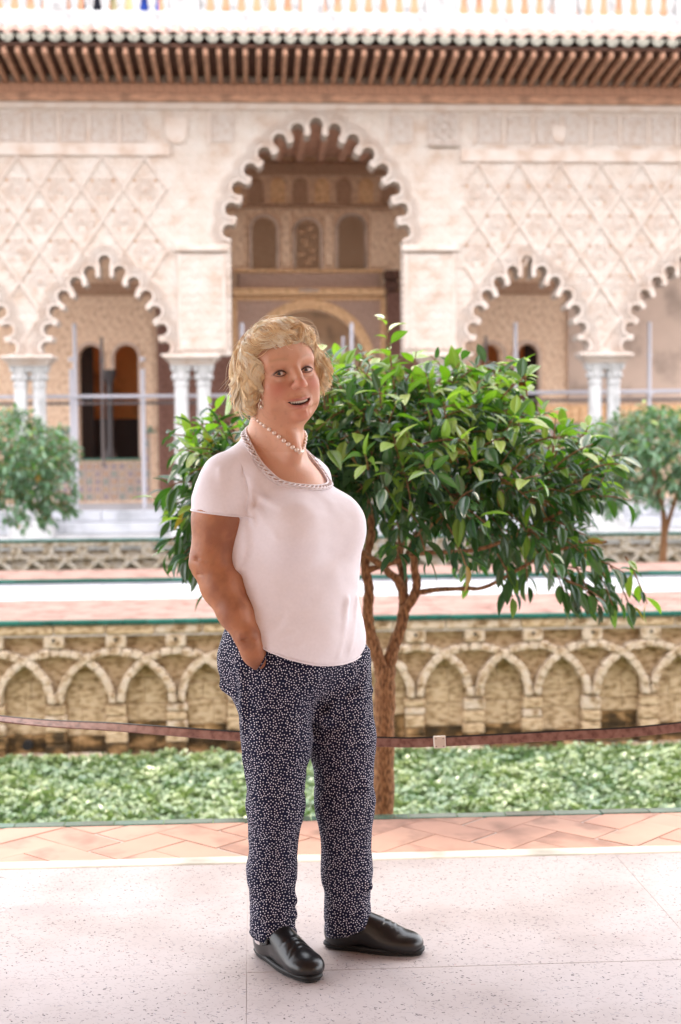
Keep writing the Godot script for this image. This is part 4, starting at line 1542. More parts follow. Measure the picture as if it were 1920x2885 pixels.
func shoot(r: RandomNumberGenerator, all: Array, twigs: Geo, p: Vector3, dir: Vector3, l: float, high: float, size: float, main: bool) -> void:
	dir = dir.normalized()
	var n := int(4 + l * 26.0)
	var path := PackedVector3Array()
	for s in 4:
		path.append(p + dir * l * s / 3.0 + Vector3(0, -0.25 * l * pow(s / 3.0, 2.0) * (0.0 if high > 1.2 else 1.0), 0))
	twigs.tube(path, PackedFloat32Array([0.0042, 0.0035, 0.0028, 0.0018]), 4, false)
	var side := dir.cross(Vector3.UP if absf(dir.y) < 0.9 else Vector3.RIGHT).normalized()
	var up := side.cross(dir)
	for k in n:
		var u := (k + 0.6) / n
		var q := path[0].lerp(path[3], u)
		var a := k * 2.4 + r.randf() * 0.8
		var away := side * cos(a) + up * sin(a)
		var d := (away * 0.85 + dir * (0.35 + 0.5 * u) + Vector3(0, -0.55 + 0.35 * clampf(high, 0.0, 1.0), 0)).normalized()
		if high > 1.2:
			d = (away * 0.9 + dir * 0.5 + Vector3(0, 0.1, 0)).normalized()
		var nrm := (Vector3(0, 0.9, 0.12) + away * 0.35 + Vector3(r.randfn(), r.randfn(), r.randfn()) * 0.22)
		var x := nrm.cross(d).normalized()
		var y := d.cross(x).normalized()
		var s := size * r.randf_range(0.55, 1.35) * (0.75 + 0.25 * sin(PI * u))
		var kind := r.randi() % 6
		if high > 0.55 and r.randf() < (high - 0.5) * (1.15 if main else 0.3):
			kind = 6 + r.randi() % 3  # sunlit crown top put into colour: more yellow-green leaves higher up
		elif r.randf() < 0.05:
			kind = 6
		if r.randf() < 0.008:
			kind = 9
		if not main and r.randf() < 0.6:
			kind = 10
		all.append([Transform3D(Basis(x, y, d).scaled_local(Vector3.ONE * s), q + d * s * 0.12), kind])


	# ---- the leather barrier ----

func barrier() -> void:
	var leather := noise_tex(71, 0.02, [[0.0, Color(0.62, 0.50, 0.48)], [0.5, Color(0.90, 0.84, 0.82)], [1.0, Color(1, 1, 1)]], 256, 5)
	M.leather = mk(Color(0.58, 0.435, 0.39), 0.5, {tex = leather, scale = 6.0, bump = leather, depth = 0.06})
	M.edge = mk(Color(0.09, 0.08, 0.09), 0.5)
	M.plate = mk(Color(0.86, 0.82, 0.78), 0.35, {metal = 0.5})
	var b := node("barrier_strap", self, at(0.0, 0.0, -4.2))
	tag(b, "brown leather barrier strap with pale metal buckle sagging behind the woman's knees", "barrier")
	var p := smooth_path(pts([Vector3(-2.02, 0.70, -0.42), Vector3(-1.4, 0.596, -0.18), Vector3(-0.748, 0.523, 0), Vector3(-0.395, 0.490, 0.0), Vector3(-0.039, 0.456, 0), Vector3(0.354, 0.432, 0), Vector3(0.53, 0.428, 0.0), Vector3(0.923, 0.440, 0), Vector3(1.277, 0.458, 0), Vector3(2.2, 0.53, -0.16), Vector3(3.2, 0.66, -0.42)]), 8)
	var g := Geo.new()
	var e := Geo.new()
	for part in 2:
		var gg: Geo = [g, e][part]
		var prev := []
		for k in p.size():
			var d := (p[mini(k + 1, p.size() - 1)] - p[maxi(k - 1, 0)]).normalized()
			var tw := lerpf(1.25, 0.30, smoothstep(-0.9, 0.3, p[k].x))
			var out := Vector3(0, 0, 1)
			out = (out - d * out.dot(d)).normalized()
			var up := out.cross(d).normalized()
			var h := (up * cos(tw) - out * sin(tw))
			var nn := (out * cos(tw) + up * sin(tw))
			var hh := 0.0135
			var th := 0.0022
			var ring := []
			if part == 0:
				for q in [[-1, 1], [0.93, 1], [1, 0.4], [1, -1], [-1, -1]]:
					ring.append(p[k] + h * hh * q[0] + nn * th * q[1])
			else:
				for q in [[1.0, 1.35], [1.24, 1.1], [1.24, -1.1], [0.9, -1.35], [0.9, 1.35]]:
					ring.append(p[k] + h * hh * q[0] + nn * th * q[1])
			if prev:
				for q in 5:
					gg.orient(prev[q], prev[(q + 1) % 5], ring[(q + 1) % 5], ring[q], p[k])
			prev = ring
	put("strap", g, M.leather, b)
	put("edge_piping", e, M.edge, b)
	var bk := node("buckle", b, Transform3D(Basis(Vector3(1, 0, 0), -0.30) * Basis(Vector3(0, 0, 1), 0.02), Vector3(0.545, 0.428, 0.003)))
	var pl := Geo.new()
	pl.box(Vector3(0, 0, 0.001), Vector3(0.036, 0.0345, 0.0035), 0.0012)
	pl.box(Vector3(0, 0.0172, -0.002), Vector3(0.036, 0.003, 0.009), 0.001)
	put("plate", pl, M.plate, bk)
	for x in [-0.011, 0.011]:
		for y in [-0.0125, 0.011]:
			var rv := Geo.new()
			rv.ball(Vector3(x, y, 0.003), Vector3(0.0022, 0.0016, 0.0014), 8)
			put("rivet", rv, M.steel_dark, bk)

	# ---- soft bodies: joined distance fields, meshed as surface nets ----

class Field:
	var kind := PackedInt32Array()
	var A := PackedVector3Array()
	var B := PackedVector3Array()
	var RA := PackedFloat32Array()
	var RB := PackedFloat32Array()
	var K := PackedFloat32Array()
	var op := PackedInt32Array()
	var inv: Array[Basis] = []
	var xf := Transform3D()
	var sc := 1.0
	var all := PackedInt32Array()
	var grow := 0.0
	var ripple = null
	var trim = null  # positive where the body is cut away

	func frame(t: Transform3D, s := 1.0) -> void:
		xf = t
		sc = s

	func _add(k: int, a: Vector3, b: Vector3, ra: float, rb: float, soft: float, o: int, basis: Basis) -> void:
		all.append(kind.size())
		kind.append(k)
		A.append(a)
		B.append(b)
		RA.append(ra)
		RB.append(rb)
		K.append(maxf(soft, 1e-5))
		op.append(o)
		inv.append(basis)

	func cap(a: Vector3, b: Vector3, ra: float, rb: float, soft := 0.02, o := 0) -> void:
		_add(0, xf * a, xf * b, ra * sc, rb * sc, soft * sc, o, Basis())

	func ell(c: Vector3, r: Vector3, soft := 0.02, turn := Basis(), o := 0) -> void:
		_add(1, xf * c, r * sc, 0.0, 0.0, soft * sc, o, (xf.basis.orthonormalized() * turn).inverse())

	func chain(p: Array, r: Array, soft := 0.02, o := 0) -> void:
		for k in p.size() - 1:
			cap(p[k], p[k + 1], r[k], r[k + 1], soft, o)

	func one(i: int, p: Vector3) -> float:
		if kind[i] == 0:
			var ab := B[i] - A[i]
			var pa := p - A[i]
			var h := clampf(pa.dot(ab) / maxf(ab.length_squared(), 1e-9), 0.0, 1.0)
			return (pa - ab * h).length() - lerpf(RA[i], RB[i], h)
		var q := inv[i] * (p - A[i])
		var r := B[i]
		var k0 := (q / r).length()
		if k0 < 1e-4:
			return -minf(r.x, minf(r.y, r.z))
		return k0 * (k0 - 1.0) / (q / (r * r)).length()

	func dist(p: Vector3, ids: PackedInt32Array) -> float:
		var d := 1e3
		for i in ids:
			var e := one(i, p)
			var k := K[i]
			if op[i] == 0:
				var h := maxf(k - absf(d - e), 0.0) / k
				d = minf(d, e) - h * h * k * 0.25
			else:
				e = -e
				var h := maxf(k - absf(d - e), 0.0) / k
				d = maxf(d, e) + h * h * k * 0.25
		if ripple != null and absf(d) < 0.014:
			d += ripple.call(p)
		if trim != null and d < 0.05:
			d = maxf(d, trim.call(p))
		return d - grow

	func at(p: Vector3) -> float:
		return dist(p, all)

	func cast(from: Vector3, dir: Vector3, reach := 1.5) -> Vector3:
		var t := 0.0
		for s in 90:
			var d := dist(from + dir * t, all)
			if d < 0.0006 or t > reach:
				break
			t += d * 0.75
		return from + dir * t

	func normal(p: Vector3) -> Vector3:
		var e := 0.002
		var d := at(p)
		return Vector3(at(p + Vector3(e, 0, 0)) - d, at(p + Vector3(0, e, 0)) - d, at(p + Vector3(0, 0, e)) - d).normalized()

	func skin(g: Geo, lo: Vector3, hi: Vector3, h: float, paint = null, skip = null) -> void:
		var nb := 5
		var bx := int(ceil((hi.x - lo.x) / (h * nb)))
		var by := int(ceil((hi.y - lo.y) / (h * nb)))
		var bz := int(ceil((hi.z - lo.z) / (h * nb)))
		var nx := bx * nb + 1
		var ny := by * nb + 1
		var nz := bz * nb + 1
		var val := PackedFloat32Array()
		val.resize(nx * ny * nz)
		val.fill(1e3)
		var cell := PackedInt32Array()
		cell.resize(nx * ny * nz)
		cell.fill(-1)
		var diag := h * nb * 0.87
		var blocks := []
		var es := PackedFloat32Array()
		es.resize(all.size())
		var sup := 4
		var far := PackedByteArray()  # groups of blocks that lie clear of the surface
		var gx := (bx + sup - 1) / sup
		var gy := (by + sup - 1) / sup
		var gz := (bz + sup - 1) / sup
		far.resize(gx * gy * gz)
		for z in gz:
			for y in gy:
				for x in gx:
					var c := lo + Vector3(x + 0.5, y + 0.5, z + 0.5) * (h * nb * sup)
					far[(z * gy + y) * gx + x] = 1 if absf(dist(c, all)) > diag * sup * 1.5 + 0.01 else 0
		for z in bz:
			for y in by:
				for x in bx:
					if far[((z / sup) * gy + y / sup) * gx + x / sup]:
						continue
					var c := lo + Vector3(x + 0.5, y + 0.5, z + 0.5) * (h * nb)
					var d := 1e3
					var near := 1e3
					for i in all:
						var e := one(i, c)
						es[i] = e
						var k := K[i]
						if op[i] == 0:
							near = minf(near, e)
							var q := maxf(k - absf(d - e), 0.0) / k
							d = minf(d, e) - q * q * k * 0.25
						else:
							var q := maxf(k - absf(d + e), 0.0) / k
							d = maxf(d, -e) + q * q * k * 0.25
					d -= grow
					if absf(d) > diag * 1.45 + 0.007:
						continue
					var ids := PackedInt32Array()
					for i in all:
						if op[i] == 0 and es[i] < near + diag * 2.2 + K[i]:
							ids.append(i)
						elif op[i] == 1 and es[i] < diag * 1.4 + K[i] + 0.002:
							ids.append(i)
					for k in nb + 1:
						for j in nb + 1:
							var row := (z * nb + k) * ny * nx + (y * nb + j) * nx + x * nb
							for i in nb + 1:
								if val[row + i] > 999.0:
									val[row + i] = dist(lo + Vector3(x * nb + i, y * nb + j, z * nb + k) * h, ids)
					blocks.append(Vector3i(x, y, z))
		var first := g.v.size()
		var made := []
		for b in blocks:
			for k in nb:
				for j in nb:
					for i in nb:
						var x: int = b.x * nb + i
						var y: int = b.y * nb + j
						var z: int = b.z * nb + k
						var o := z * ny * nx + y * nx + x
						var v0 := val[o]
						var v1 := val[o + 1]
						var v2 := val[o + nx]
						var v3 := val[o + nx + 1]
						var o2 := o + nx * ny
						var v4 := val[o2]
						var v5 := val[o2 + 1]
						var v6 := val[o2 + nx]
						var v7 := val[o2 + nx + 1]
						var m := int(v0 < 0.0) + int(v1 < 0.0) + int(v2 < 0.0) + int(v3 < 0.0) + int(v4 < 0.0) + int(v5 < 0.0) + int(v6 < 0.0) + int(v7 < 0.0)
						if m == 0 or m == 8:
							continue
						var s := Vector3.ZERO
						var n := 0
						if (v0 < 0.0) != (v1 < 0.0):
							s += Vector3(v0 / (v0 - v1), 0, 0)
							n += 1
						if (v2 < 0.0) != (v3 < 0.0):
							s += Vector3(v2 / (v2 - v3), 1, 0)
							n += 1
						if (v4 < 0.0) != (v5 < 0.0):
							s += Vector3(v4 / (v4 - v5), 0, 1)
							n += 1
						if (v6 < 0.0) != (v7 < 0.0):
							s += Vector3(v6 / (v6 - v7), 1, 1)
							n += 1
						if (v0 < 0.0) != (v2 < 0.0):
							s += Vector3(0, v0 / (v0 - v2), 0)
							n += 1
						if (v1 < 0.0) != (v3 < 0.0):
							s += Vector3(1, v1 / (v1 - v3), 0)
							n += 1
						if (v4 < 0.0) != (v6 < 0.0):
							s += Vector3(0, v4 / (v4 - v6), 1)
							n += 1
						if (v5 < 0.0) != (v7 < 0.0):
							s += Vector3(1, v5 / (v5 - v7), 1)
							n += 1
						if (v0 < 0.0) != (v4 < 0.0):
							s += Vector3(0, 0, v0 / (v0 - v4))
							n += 1
						if (v1 < 0.0) != (v5 < 0.0):
							s += Vector3(1, 0, v1 / (v1 - v5))
							n += 1
						if (v2 < 0.0) != (v6 < 0.0):
							s += Vector3(0, 1, v2 / (v2 - v6))
							n += 1
						if (v3 < 0.0) != (v7 < 0.0):
							s += Vector3(1, 1, v3 / (v3 - v7))
							n += 1
						var p := lo + (Vector3(x, y, z) + s / n) * h
						if skip != null and skip.call(p):
							continue
						var gr := Vector3(v1 + v3 + v5 + v7 - v0 - v2 - v4 - v6, v2 + v3 + v6 + v7 - v0 - v1 - v4 - v5, v4 + v5 + v6 + v7 - v0 - v1 - v2 - v3)
						cell[o] = g.vert(p, gr.normalized())
						made.append(o)
		var acc := PackedVector3Array()
		acc.resize(g.v.size() - first)
		for o in made:
			var v0 := val[o]
			for ax in 3:
				var step: int = [1, nx, nx * ny][ax]
				var sa: int = [nx, nx * ny, 1][ax]
				var sb: int = [nx * ny, 1, nx][ax]
				var v1 := val[o + step]
				if (v0 < 0.0) == (v1 < 0.0) or o - sa - sb < 0:
					continue
				var a := cell[o]
				var b := cell[o - sa]
				var c := cell[o - sa - sb]
				var d := cell[o - sb]
				if a < 0 or b < 0 or c < 0 or d < 0:
					continue
				if v0 >= 0.0:
					var t := b
					b = d
					d = t
				g.face(a, b, c)
				g.face(a, c, d)
				var nn := (g.v[c] - g.v[a]).cross(g.v[d] - g.v[b])
				for e in [a, b, c, d]:
					acc[e - first] += nn
		for k in acc.size():
			if acc[k].length_squared() > 1e-20:
				g.n[first + k] = acc[k].normalized()
			if paint != null:
				g.c[first + k] = paint.call(g.v[first + k])

	# ---- the woman ----

const TURN := 0.838  # how far her body faces to the right, radians
const HIP := Vector3(0.07, 0, 0.0)


func tb(x: float, y: float, z: float) -> Vector3:  # body axes (her left, up, forward) to hers in the scene
	return HIP + Vector3(x * cos(TURN) + z * sin(TURN), y, -x * sin(TURN) + z * cos(TURN))


func torso(f: Field, thin: float) -> void:
	var bt := Basis(Vector3.UP, TURN)
	f.ell(tb(0, 0.86, -0.005), Vector3(0.190 - thin, 0.13, 0.148 - thin), 0.05, bt)
	f.ell(tb(0, 0.99, 0.010), Vector3(0.178 - thin, 0.17, 0.140 - thin), 0.06, bt)
	f.ell(tb(-0.055, 1.02, -0.055), Vector3(0.125 - thin, 0.17, 0.095 - thin), 0.05, bt)
	f.ell(tb(-0.012, 1.14, -0.03), Vector3(0.170 - thin, 0.150 - thin, 0.120 - thin), 0.06, bt)
	f.ell(tb(-0.090, 1.105, 0.070), Vector3(0.084 - thin, 0.088 - thin, 0.084 - thin), 0.05, bt)
	f.ell(tb(0.066, 1.105, 0.070), Vector3(0.084 - thin, 0.088 - thin, 0.084 - thin), 0.05, bt)
	f.cap(tb(-0.075, 1.115, 0.080), tb(0.05, 1.115, 0.080), 0.066 - thin, 0.066 - thin, 0.05)
	f.cap(tb(-0.012, 1.19, 0.02), tb(-0.012, 1.12, 0.075), 0.06 - thin, 0.06 - thin, 0.05)
	f.cap(Vector3(-0.092, 1.230, 0.080), tb(0.125, 1.222, -0.07), 0.056 - thin, 0.052 - thin, 0.06)
	f.cap(tb(-0.14, 1.255, -0.08), tb(-0.03, 1.325, -0.07), 0.038 - thin, 0.046 - thin, 0.05)
	f.cap(tb(0.105, 1.240, -0.075), tb(-0.0, 1.322, -0.07), 0.036 - thin, 0.046 - thin, 0.05)
	f.cap(tb(-0.015, 1.24, -0.04), tb(-0.012, 1.32, -0.05), 0.085 - thin, 0.066 - thin, 0.04)


func arms(f: Field) -> void:
	# right arm: shoulder, elbow, wrist, hand sliding into the pocket
	f.chain([Vector3(-0.102, 1.228, 0.085), Vector3(-0.110, 1.14, 0.102), Vector3(-0.130, 1.035, 0.112)], [0.058, 0.063, 0.050], 0.02)
	f.chain([Vector3(-0.130, 1.035, 0.112), Vector3(-0.104, 0.975, 0.130), Vector3(-0.070, 0.912, 0.155), Vector3(-0.038, 0.855, 0.170)], [0.047, 0.0465, 0.038, 0.0285], 0.02)
	f.ell(Vector3(-0.154, 1.026, 0.100), Vector3(0.022, 0.024, 0.022), 0.02)  # point of the elbow
	f.chain([Vector3(-0.038, 0.855, 0.170), Vector3(-0.026, 0.815, 0.166), Vector3(-0.018, 0.780, 0.146)], [0.0285, 0.024, 0.012], 0.02)
	f.cap(Vector3(-0.038, 0.825, 0.178), Vector3(-0.028, 0.795, 0.168), 0.010, 0.008, 0.012)  # knuckle ridge
	for k in 4:  # fingers in the pocket
		var o := Vector3(-0.026 + 0.011 * k, 0.0, 0.004 * k)
		f.chain([Vector3(-0.004, 0.775, 0.135) + o, Vector3(0.002, 0.742, 0.120) + o, Vector3(0.006, 0.715 + 0.006 * absf(k - 1.5), 0.112) + o], [0.0095, 0.009, 0.008], 0.006)
	f.chain([Vector3(-0.022, 0.842, 0.185), Vector3(-0.010, 0.812, 0.172), Vector3(0.000, 0.778, 0.150)], [0.013, 0.0105, 0.0085], 0.012)  # thumb
	f.chain([Vector3(-0.178, 1.040, 0.115), Vector3(-0.160, 1.044, 0.150), Vector3(-0.135, 1.040, 0.165)], [0.0006, 0.0010, 0.0005], 0.010, 1)
	f.chain([Vector3(-0.176, 1.016, 0.110), Vector3(-0.155, 1.008, 0.148), Vector3(-0.130, 1.006, 0.162)], [0.0006, 0.0010, 0.0005], 0.010, 1)
	f.chain([Vector3(-0.066, 0.868, 0.176), Vector3(-0.045, 0.852, 0.197), Vector3(-0.018, 0.858, 0.196)], [0.0012, 0.0018, 0.0012], 0.008, 1)
	f.chain([tb(0.125, 1.222, -0.07), tb(0.19, 1.04, -0.13), tb(0.19, 0.96, -0.06), tb(0.176, 0.885, 0.02), tb(0.15, 0.80, 0.07)], [0.052, 0.047, 0.042, 0.029, 0.03], 0.02)


func woman() -> void:
	var w := node("person", self, Transform3D(Basis(Vector3.UP, deg_to_rad(-3.47)), Vector3(0.03, 0, -3.60)))
	tag(w, "smiling woman with short blond hair, white top and dotted trousers, hand in her pocket", "person")
	var head := Transform3D(Basis(Vector3(0, 0, 1), deg_to_rad(9.5)) * Basis(Vector3(0, 1, 0), deg_to_rad(26.0)) * Basis(Vector3(1, 0, 0), deg_to_rad(2.0)), Vector3(0.036, 1.495, 0.018))
	var hs := 1.09
	head.basis = head.basis.scaled_local(Vector3.ONE * hs)
	# --- skin ---
	var f := Field.new()
	torso(f, 0.0055)
	f.cap(tb(-0.012, 1.32, -0.045), head * Vector3(0, -0.04, -0.02), 0.066, 0.064, 0.03)
	f.cap(tb(-0.05, 1.30, 0.05), head * Vector3(-0.02, -0.09, 0.0), 0.02, 0.03, 0.05)
	head_shape(f, head, hs)
	f.frame(Transform3D())
	arms(f)
	f.chain([Vector3(0.02, 0.42, 0.03), Vector3(0.003, 0.22, -0.01), Vector3(-0.002, 0.08, -0.022)], [0.05, 0.045, 0.033], 0.02)
	f.chain([Vector3(0.19, 0.42, -0.05), Vector3(0.192, 0.22, -0.08), Vector3(0.186, 0.08, -0.088)], [0.05, 0.045, 0.033], 0.02)
	f.cap(Vector3(0.02, 0.42, 0.03), tb(-0.08, 0.8, 0), 0.05, 0.07)
	f.cap(Vector3(0.19, 0.42, -0.05), tb(0.08, 0.8, 0), 0.05, 0.07)
	var inv := head.affine_inverse()
	var freckle := FastNoiseLite.new()
	freckle.seed = 8
	freckle.frequency = 60.0
	var broad := FastNoiseLite.new()
	broad.seed = 18
	broad.frequency = 14.0
	var base := Color(0.62, 0.325, 0.205)
	var tone := func(p: Vector3) -> Color:
		var c := base
		c = c * (1.0 + 0.06 * broad.get_noise_3dv(p))
		c = c.lerp(Color(0.38, 0.19, 0.12), clampf((freckle.get_noise_3dv(p) - 0.25) * 0.9, 0.0, 0.35))
		if p.y < 1.2 and p.x < 0.05:  # tanned arm, with its zones of shading put into mottled colour
			c = c.lerp(Color(0.43, 0.175, 0.080).lerp(Color(0.25, 0.085, 0.040), clampf(0.35 + 1.1 * broad.get_noise_3dv(p * 0.8) + 0.5 * freckle.get_noise_3dv(p * 0.7), 0.0, 0.75)), 0.92)
		elif p.y > 1.3 or inv.affine_inverse().origin.distance_to(p) < 0.2:
			c = face_tone(c, inv * p)
		else:
			c = c.lerp(Color(0.66, 0.38, 0.27), 0.5)
		return c
	var g := Geo.new()
	f.skin(g, Vector3(-0.14, 1.14, -0.17), Vector3(0.26, 1.68, 0.23), 0.0028, tone, func(p: Vector3) -> bool: return p.y < 1.16 or p.x < -0.11)
	f.skin(g, Vector3(-0.22, 0.0, -0.28), Vector3(0.32, 1.32, 0.26), 0.0055, tone, func(p: Vector3) -> bool: return p.y > 1.16 and p.x > -0.108)
	var pores := noise_tex(91, 0.06, [[0.0, grey(0.0)], [1.0, grey(1.0)]], 512, 4, FastNoiseLite.TYPE_CELLULAR)
	M.skin = mk(Color(1, 1, 1), 0.48, {vcol = true, sss = 0.18, bump = pores, depth = 0.05, scale = 9.0, world = false})
	put("body", g, M.skin, w)
	# --- eyes, teeth, earring ---
	M.lash = mk(lin(0.045, 0.025, 0.02), 0.8)
	M.eye = mk(Color(1, 1, 1), 0.12, {vcol = true, coat = 0.6})
	for s in [-1.0, 1.0]:
		var e := Geo.new()
		var at_eye: Vector3 = head * Vector3(s * 0.0335, -0.004, 0.0705)
		var look := (Vector3(-0.03, 1.34, 3.6) - at_eye).normalized()
		e.ball(Vector3.ZERO, Vector3.ONE * 0.0176, 44, Basis(Quaternion(Vector3.UP, look)))
		for k in e.v.size():
			var a := e.v[k].normalized().angle_to(look)
			e.c[k] = Color(0.012, 0.010, 0.010) if a < 0.17 else Color(0.045, 0.06, 0.08) if a < 0.39 else Color(0.02, 0.025, 0.03) if a < 0.46 else Color(0.62, 0.53, 0.50)
		var eye := put("eye", e, M.eye, w, Transform3D(Basis(), at_eye))
		var la := Geo.new()
		for lid in [0, 1]:
			var lp := PackedVector3Array()
			var lr := PackedFloat32Array()
			for k in 13:
				var u := lerpf(-1.0, 1.0, k / 12.0)
				var q := Vector3(u * 0.0158, (0.0066 - 0.0068 * u * u) if lid == 0 else (-0.0048 + 0.0044 * u * u), 0.0)
				q.z = sqrt(0.0176 * 0.0176 - q.x * q.x * 0.80 - q.y * q.y) + (0.0012 if lid == 0 else 0.0002)
				lp.append(head.basis * q)
				lr.append((0.00135 if lid == 0 else 0.0006) * (1.0 - 0.7 * u * u) + 0.0002)
			la.tube(lp, lr, 5, false)
		put("eyelashes", la, M.lash, eye)
	var tg := Geo.new()
	for k in 8:
		var x := (k - 3.5) * 0.0052
		tg.ball(Vector3(x + 0.001, -0.0712 + x * x * 6.0, 0.0880 - x * x * 9.0), Vector3(0.0029, 0.0036, 0.002), 8)
	M.teeth = mk(Color(0.90, 0.86, 0.80), 0.25)
	put("teeth", tg, M.teeth, w, head)
	M.pearl = mk(Color(0.90, 0.82, 0.76), 0.22, {coat = 0.5, metal = 0.15})
	M.silver = mk(Color(0.88, 0.85, 0.80), 0.2, {metal = 0.8})
	var er := Geo.new()
	var ear_at := f.cast(Vector3(-0.004, 1.428, 0.5), Vector3(0, 0, -1)) + Vector3(0, 0, 0.003)
	er.ball(ear_at, Vector3.ONE * 0.0036, 10)
	er.tube(smooth_path(pts([ear_at, ear_at + Vector3(0.005, -0.009, 0), ear_at + Vector3(0.0045, -0.020, 0), ear_at + Vector3(-0.001, -0.024, 0), ear_at + Vector3(-0.0055, -0.018, 0), ear_at + Vector3(-0.004, -0.009, 0), ear_at]), 3), PackedFloat32Array(range(19).map(func(_k): return 0.0011)), 6)
	er.ball(ear_at + Vector3(0, -0.0165, 0.001), Vector3(0.0032, 0.005, 0.003), 10)
	put("earring", er, M.silver, w)
	hair(w, head, hs)
	# --- the white top ---
	var t := Field.new()
	torso(t, 0.0)
	t.ell(tb(0, 0.815, 0.0), Vector3(0.197, 0.13, 0.157), 0.04, Basis(Vector3.UP, TURN))
	t.chain([Vector3(-0.094, 1.228, 0.082), Vector3(-0.101, 1.18, 0.092), Vector3(-0.108, 1.08, 0.106)], [0.060, 0.0685, 0.078], 0.03)
	t.chain([tb(0.125, 1.222, -0.07), tb(0.175, 1.08, -0.12)], [0.055, 0.066], 0.03)
	var front := t.cast(tb(-0.012, 1.212, 0.6), (tb(0, 0, -1) - HIP).normalized())
	var zf := (front - HIP).dot(Vector3(sin(TURN), 0, cos(TURN)))
	var zb := -0.118
	var ec := (zf + zb) * 0.5
	var ez := (zf - zb) * 0.5
	var ex := 0.104
	# drape: soft creases
	var n1 := FastNoiseLite.new()
	n1.seed = 6
	n1.frequency = 5.0
	n1.fractal_octaves = 2
	t.ripple = func(p: Vector3) -> float:
		var low := smoothstep(1.06, 0.9, p.y)
		return 0.0045 * low * n1.get_noise_3d(p.x * 1.1, p.y * 0.6, p.z * 1.1) + 0.0022 * n1.get_noise_3d(p.x * 2.0 + p.y * 2.0, p.y * 2.4 - p.x, p.z * 1.5 + 9.0)
	var fold_line := func(a: Vector3, b: Vector3, r: float, sink: float, o: int) -> void:
		var pa := t.cast(Vector3(a.x, a.y, 0.6), Vector3(0, 0, -1))
		var pb := t.cast(Vector3(b.x, b.y, 0.6), Vector3(0, 0, -1))
		t.cap(pa - Vector3(0, 0, sink), pb - Vector3(0, 0, sink), r, r * 0.4, 0.014, o)
	fold_line.call(Vector3(0.022, 0.845, 0), Vector3(0.075, 0.865, 0), 0.006, 0.004, 0)
	fold_line.call(Vector3(0.02, 0.83, 0), Vector3(0.085, 0.832, 0), 0.006, 0.004, 0)
	fold_line.call(Vector3(0.02, 0.862, 0), Vector3(0.05, 0.905, 0), 0.006, 0.004, 0)
	fold_line.call(Vector3(0.20, 0.93, 0), Vector3(0.178, 0.80, 0), 0.008, 0.006, 0)
	fold_line.call(Vector3(0.225, 0.93, 0), Vector3(0.205, 0.81, 0), 0.007, 0.006, 0)
	fold_line.call(Vector3(-0.045, 1.235, 0), Vector3(-0.02, 1.13, 0), 0.006, 0.003, 0)
	fold_line.call(Vector3(-0.02, 1.20, 0), Vector3(0.05, 1.165, 0), 0.007, 0.004, 0)
	fold_line.call(Vector3(-0.01, 1.16, 0), Vector3(0.035, 1.10, 0), 0.006, 0.004, 0)
	fold_line.call(Vector3(-0.10, 1.255, 0), Vector3(-0.09, 1.15, 0), 0.005, 0.003, 0)
	var sg := Geo.new()
	var tt := Field.new()
	torso(tt, 0.0)
	t.trim = func(p: Vector3) -> float:
		var d := p - HIP
		var bx := d.x * cos(TURN) - d.z * sin(TURN)
		var bz := d.x * sin(TURN) + d.z * cos(TURN)
		var c := (0.858 - 0.56 * bz - 0.05 * bx) - p.y  # hem
		if p.y > 1.15:
			var e := Vector2((bx + 0.012) / ex, (bz - ec) / ez).length()
			c = maxf(c, (1.0 - e) * 0.1)
		if p.y < 1.21 and p.y > 0.95 and (p.x < 0.02 or p.z < -0.06):  # sleeve ends
			var hem_y := 1.150 - 0.12 * (p.x + 0.10) if p.x < 0.02 else 1.14
			if p.y < hem_y + 0.02:
				c = maxf(c, minf(hem_y - p.y, tt.at(p) - 0.009))
		return c
	t.skin(sg, Vector3(-0.24, 0.74, -0.30), Vector3(0.34, 1.40, 0.28), 0.0052)
	var knit := noise_tex(83, 0.09, [[0.0, grey(0.975)], [1.0, grey(1.0)]], 256, 3)
	M.cotton = mk(Color(0.94, 0.915, 0.935), 0.85, {tex = knit, scale = 4.0, world = false, rim = 0.25})
	put("top", sg, M.cotton, w)
	t.trim = null
	var hem := PackedVector3Array()
	for k in 73:
		var a := TAU * k / 72.0
		var y := 0.84
		var p := Vector3.ZERO
		for pass_no in 3:
			p = t.cast(tb(cos(a) * 0.45, y, sin(a) * 0.45), (tb(-cos(a), 0, -sin(a)) - HIP).normalized())
			var d := p - HIP
			y = 0.858 - 0.56 * (d.x * sin(TURN) + d.z * cos(TURN)) - 0.05 * (d.x * cos(TURN) - d.z * sin(TURN)) + 0.0015
		hem.append(p)
	var cuff := PackedVector3Array()
	for k in 80:
		var a := TAU * k / 80.0
		var d := Vector3(cos(a), 0, sin(a))
		var c0 := Vector3(-0.105, 1.0, 0.099)
		var reach := 0.03
		while reach < 0.11:
			var q := c0 + d * reach
			q.y = 1.150 - 0.12 * (q.x + 0.10) + 0.0015
			if t.at(q) > 0.0:
				break
			reach += 0.001
		if reach < 0.11:
			var q := c0 + d * reach
			cuff.append(Vector3(q.x, 1.150 - 0.12 * (q.x + 0.10) + 0.0015, q.z))
	var sm := Geo.new()
	var hr := PackedFloat32Array()
	hr.resize(hem.size())
	hr.fill(0.0024)
	sm.tube(hem, hr, 6, false)
	put("hem", sm, M.cotton, w)
	sm = Geo.new()
	var jump := 0  # start the cuff after the gap against the body
	for k in cuff.size():
		if cuff[k].distance_to(cuff[k - 1]) > 0.03:
			jump = k
	var turned := PackedVector3Array()
	for k in cuff.size():
		turned.append(cuff[(k + jump) % cuff.size()])
	sm = Geo.new()
	var cr2 := PackedFloat32Array()
	cr2.resize(turned.size())
	cr2.fill(0.0022)
	sm.tube(turned, cr2, 6, false)
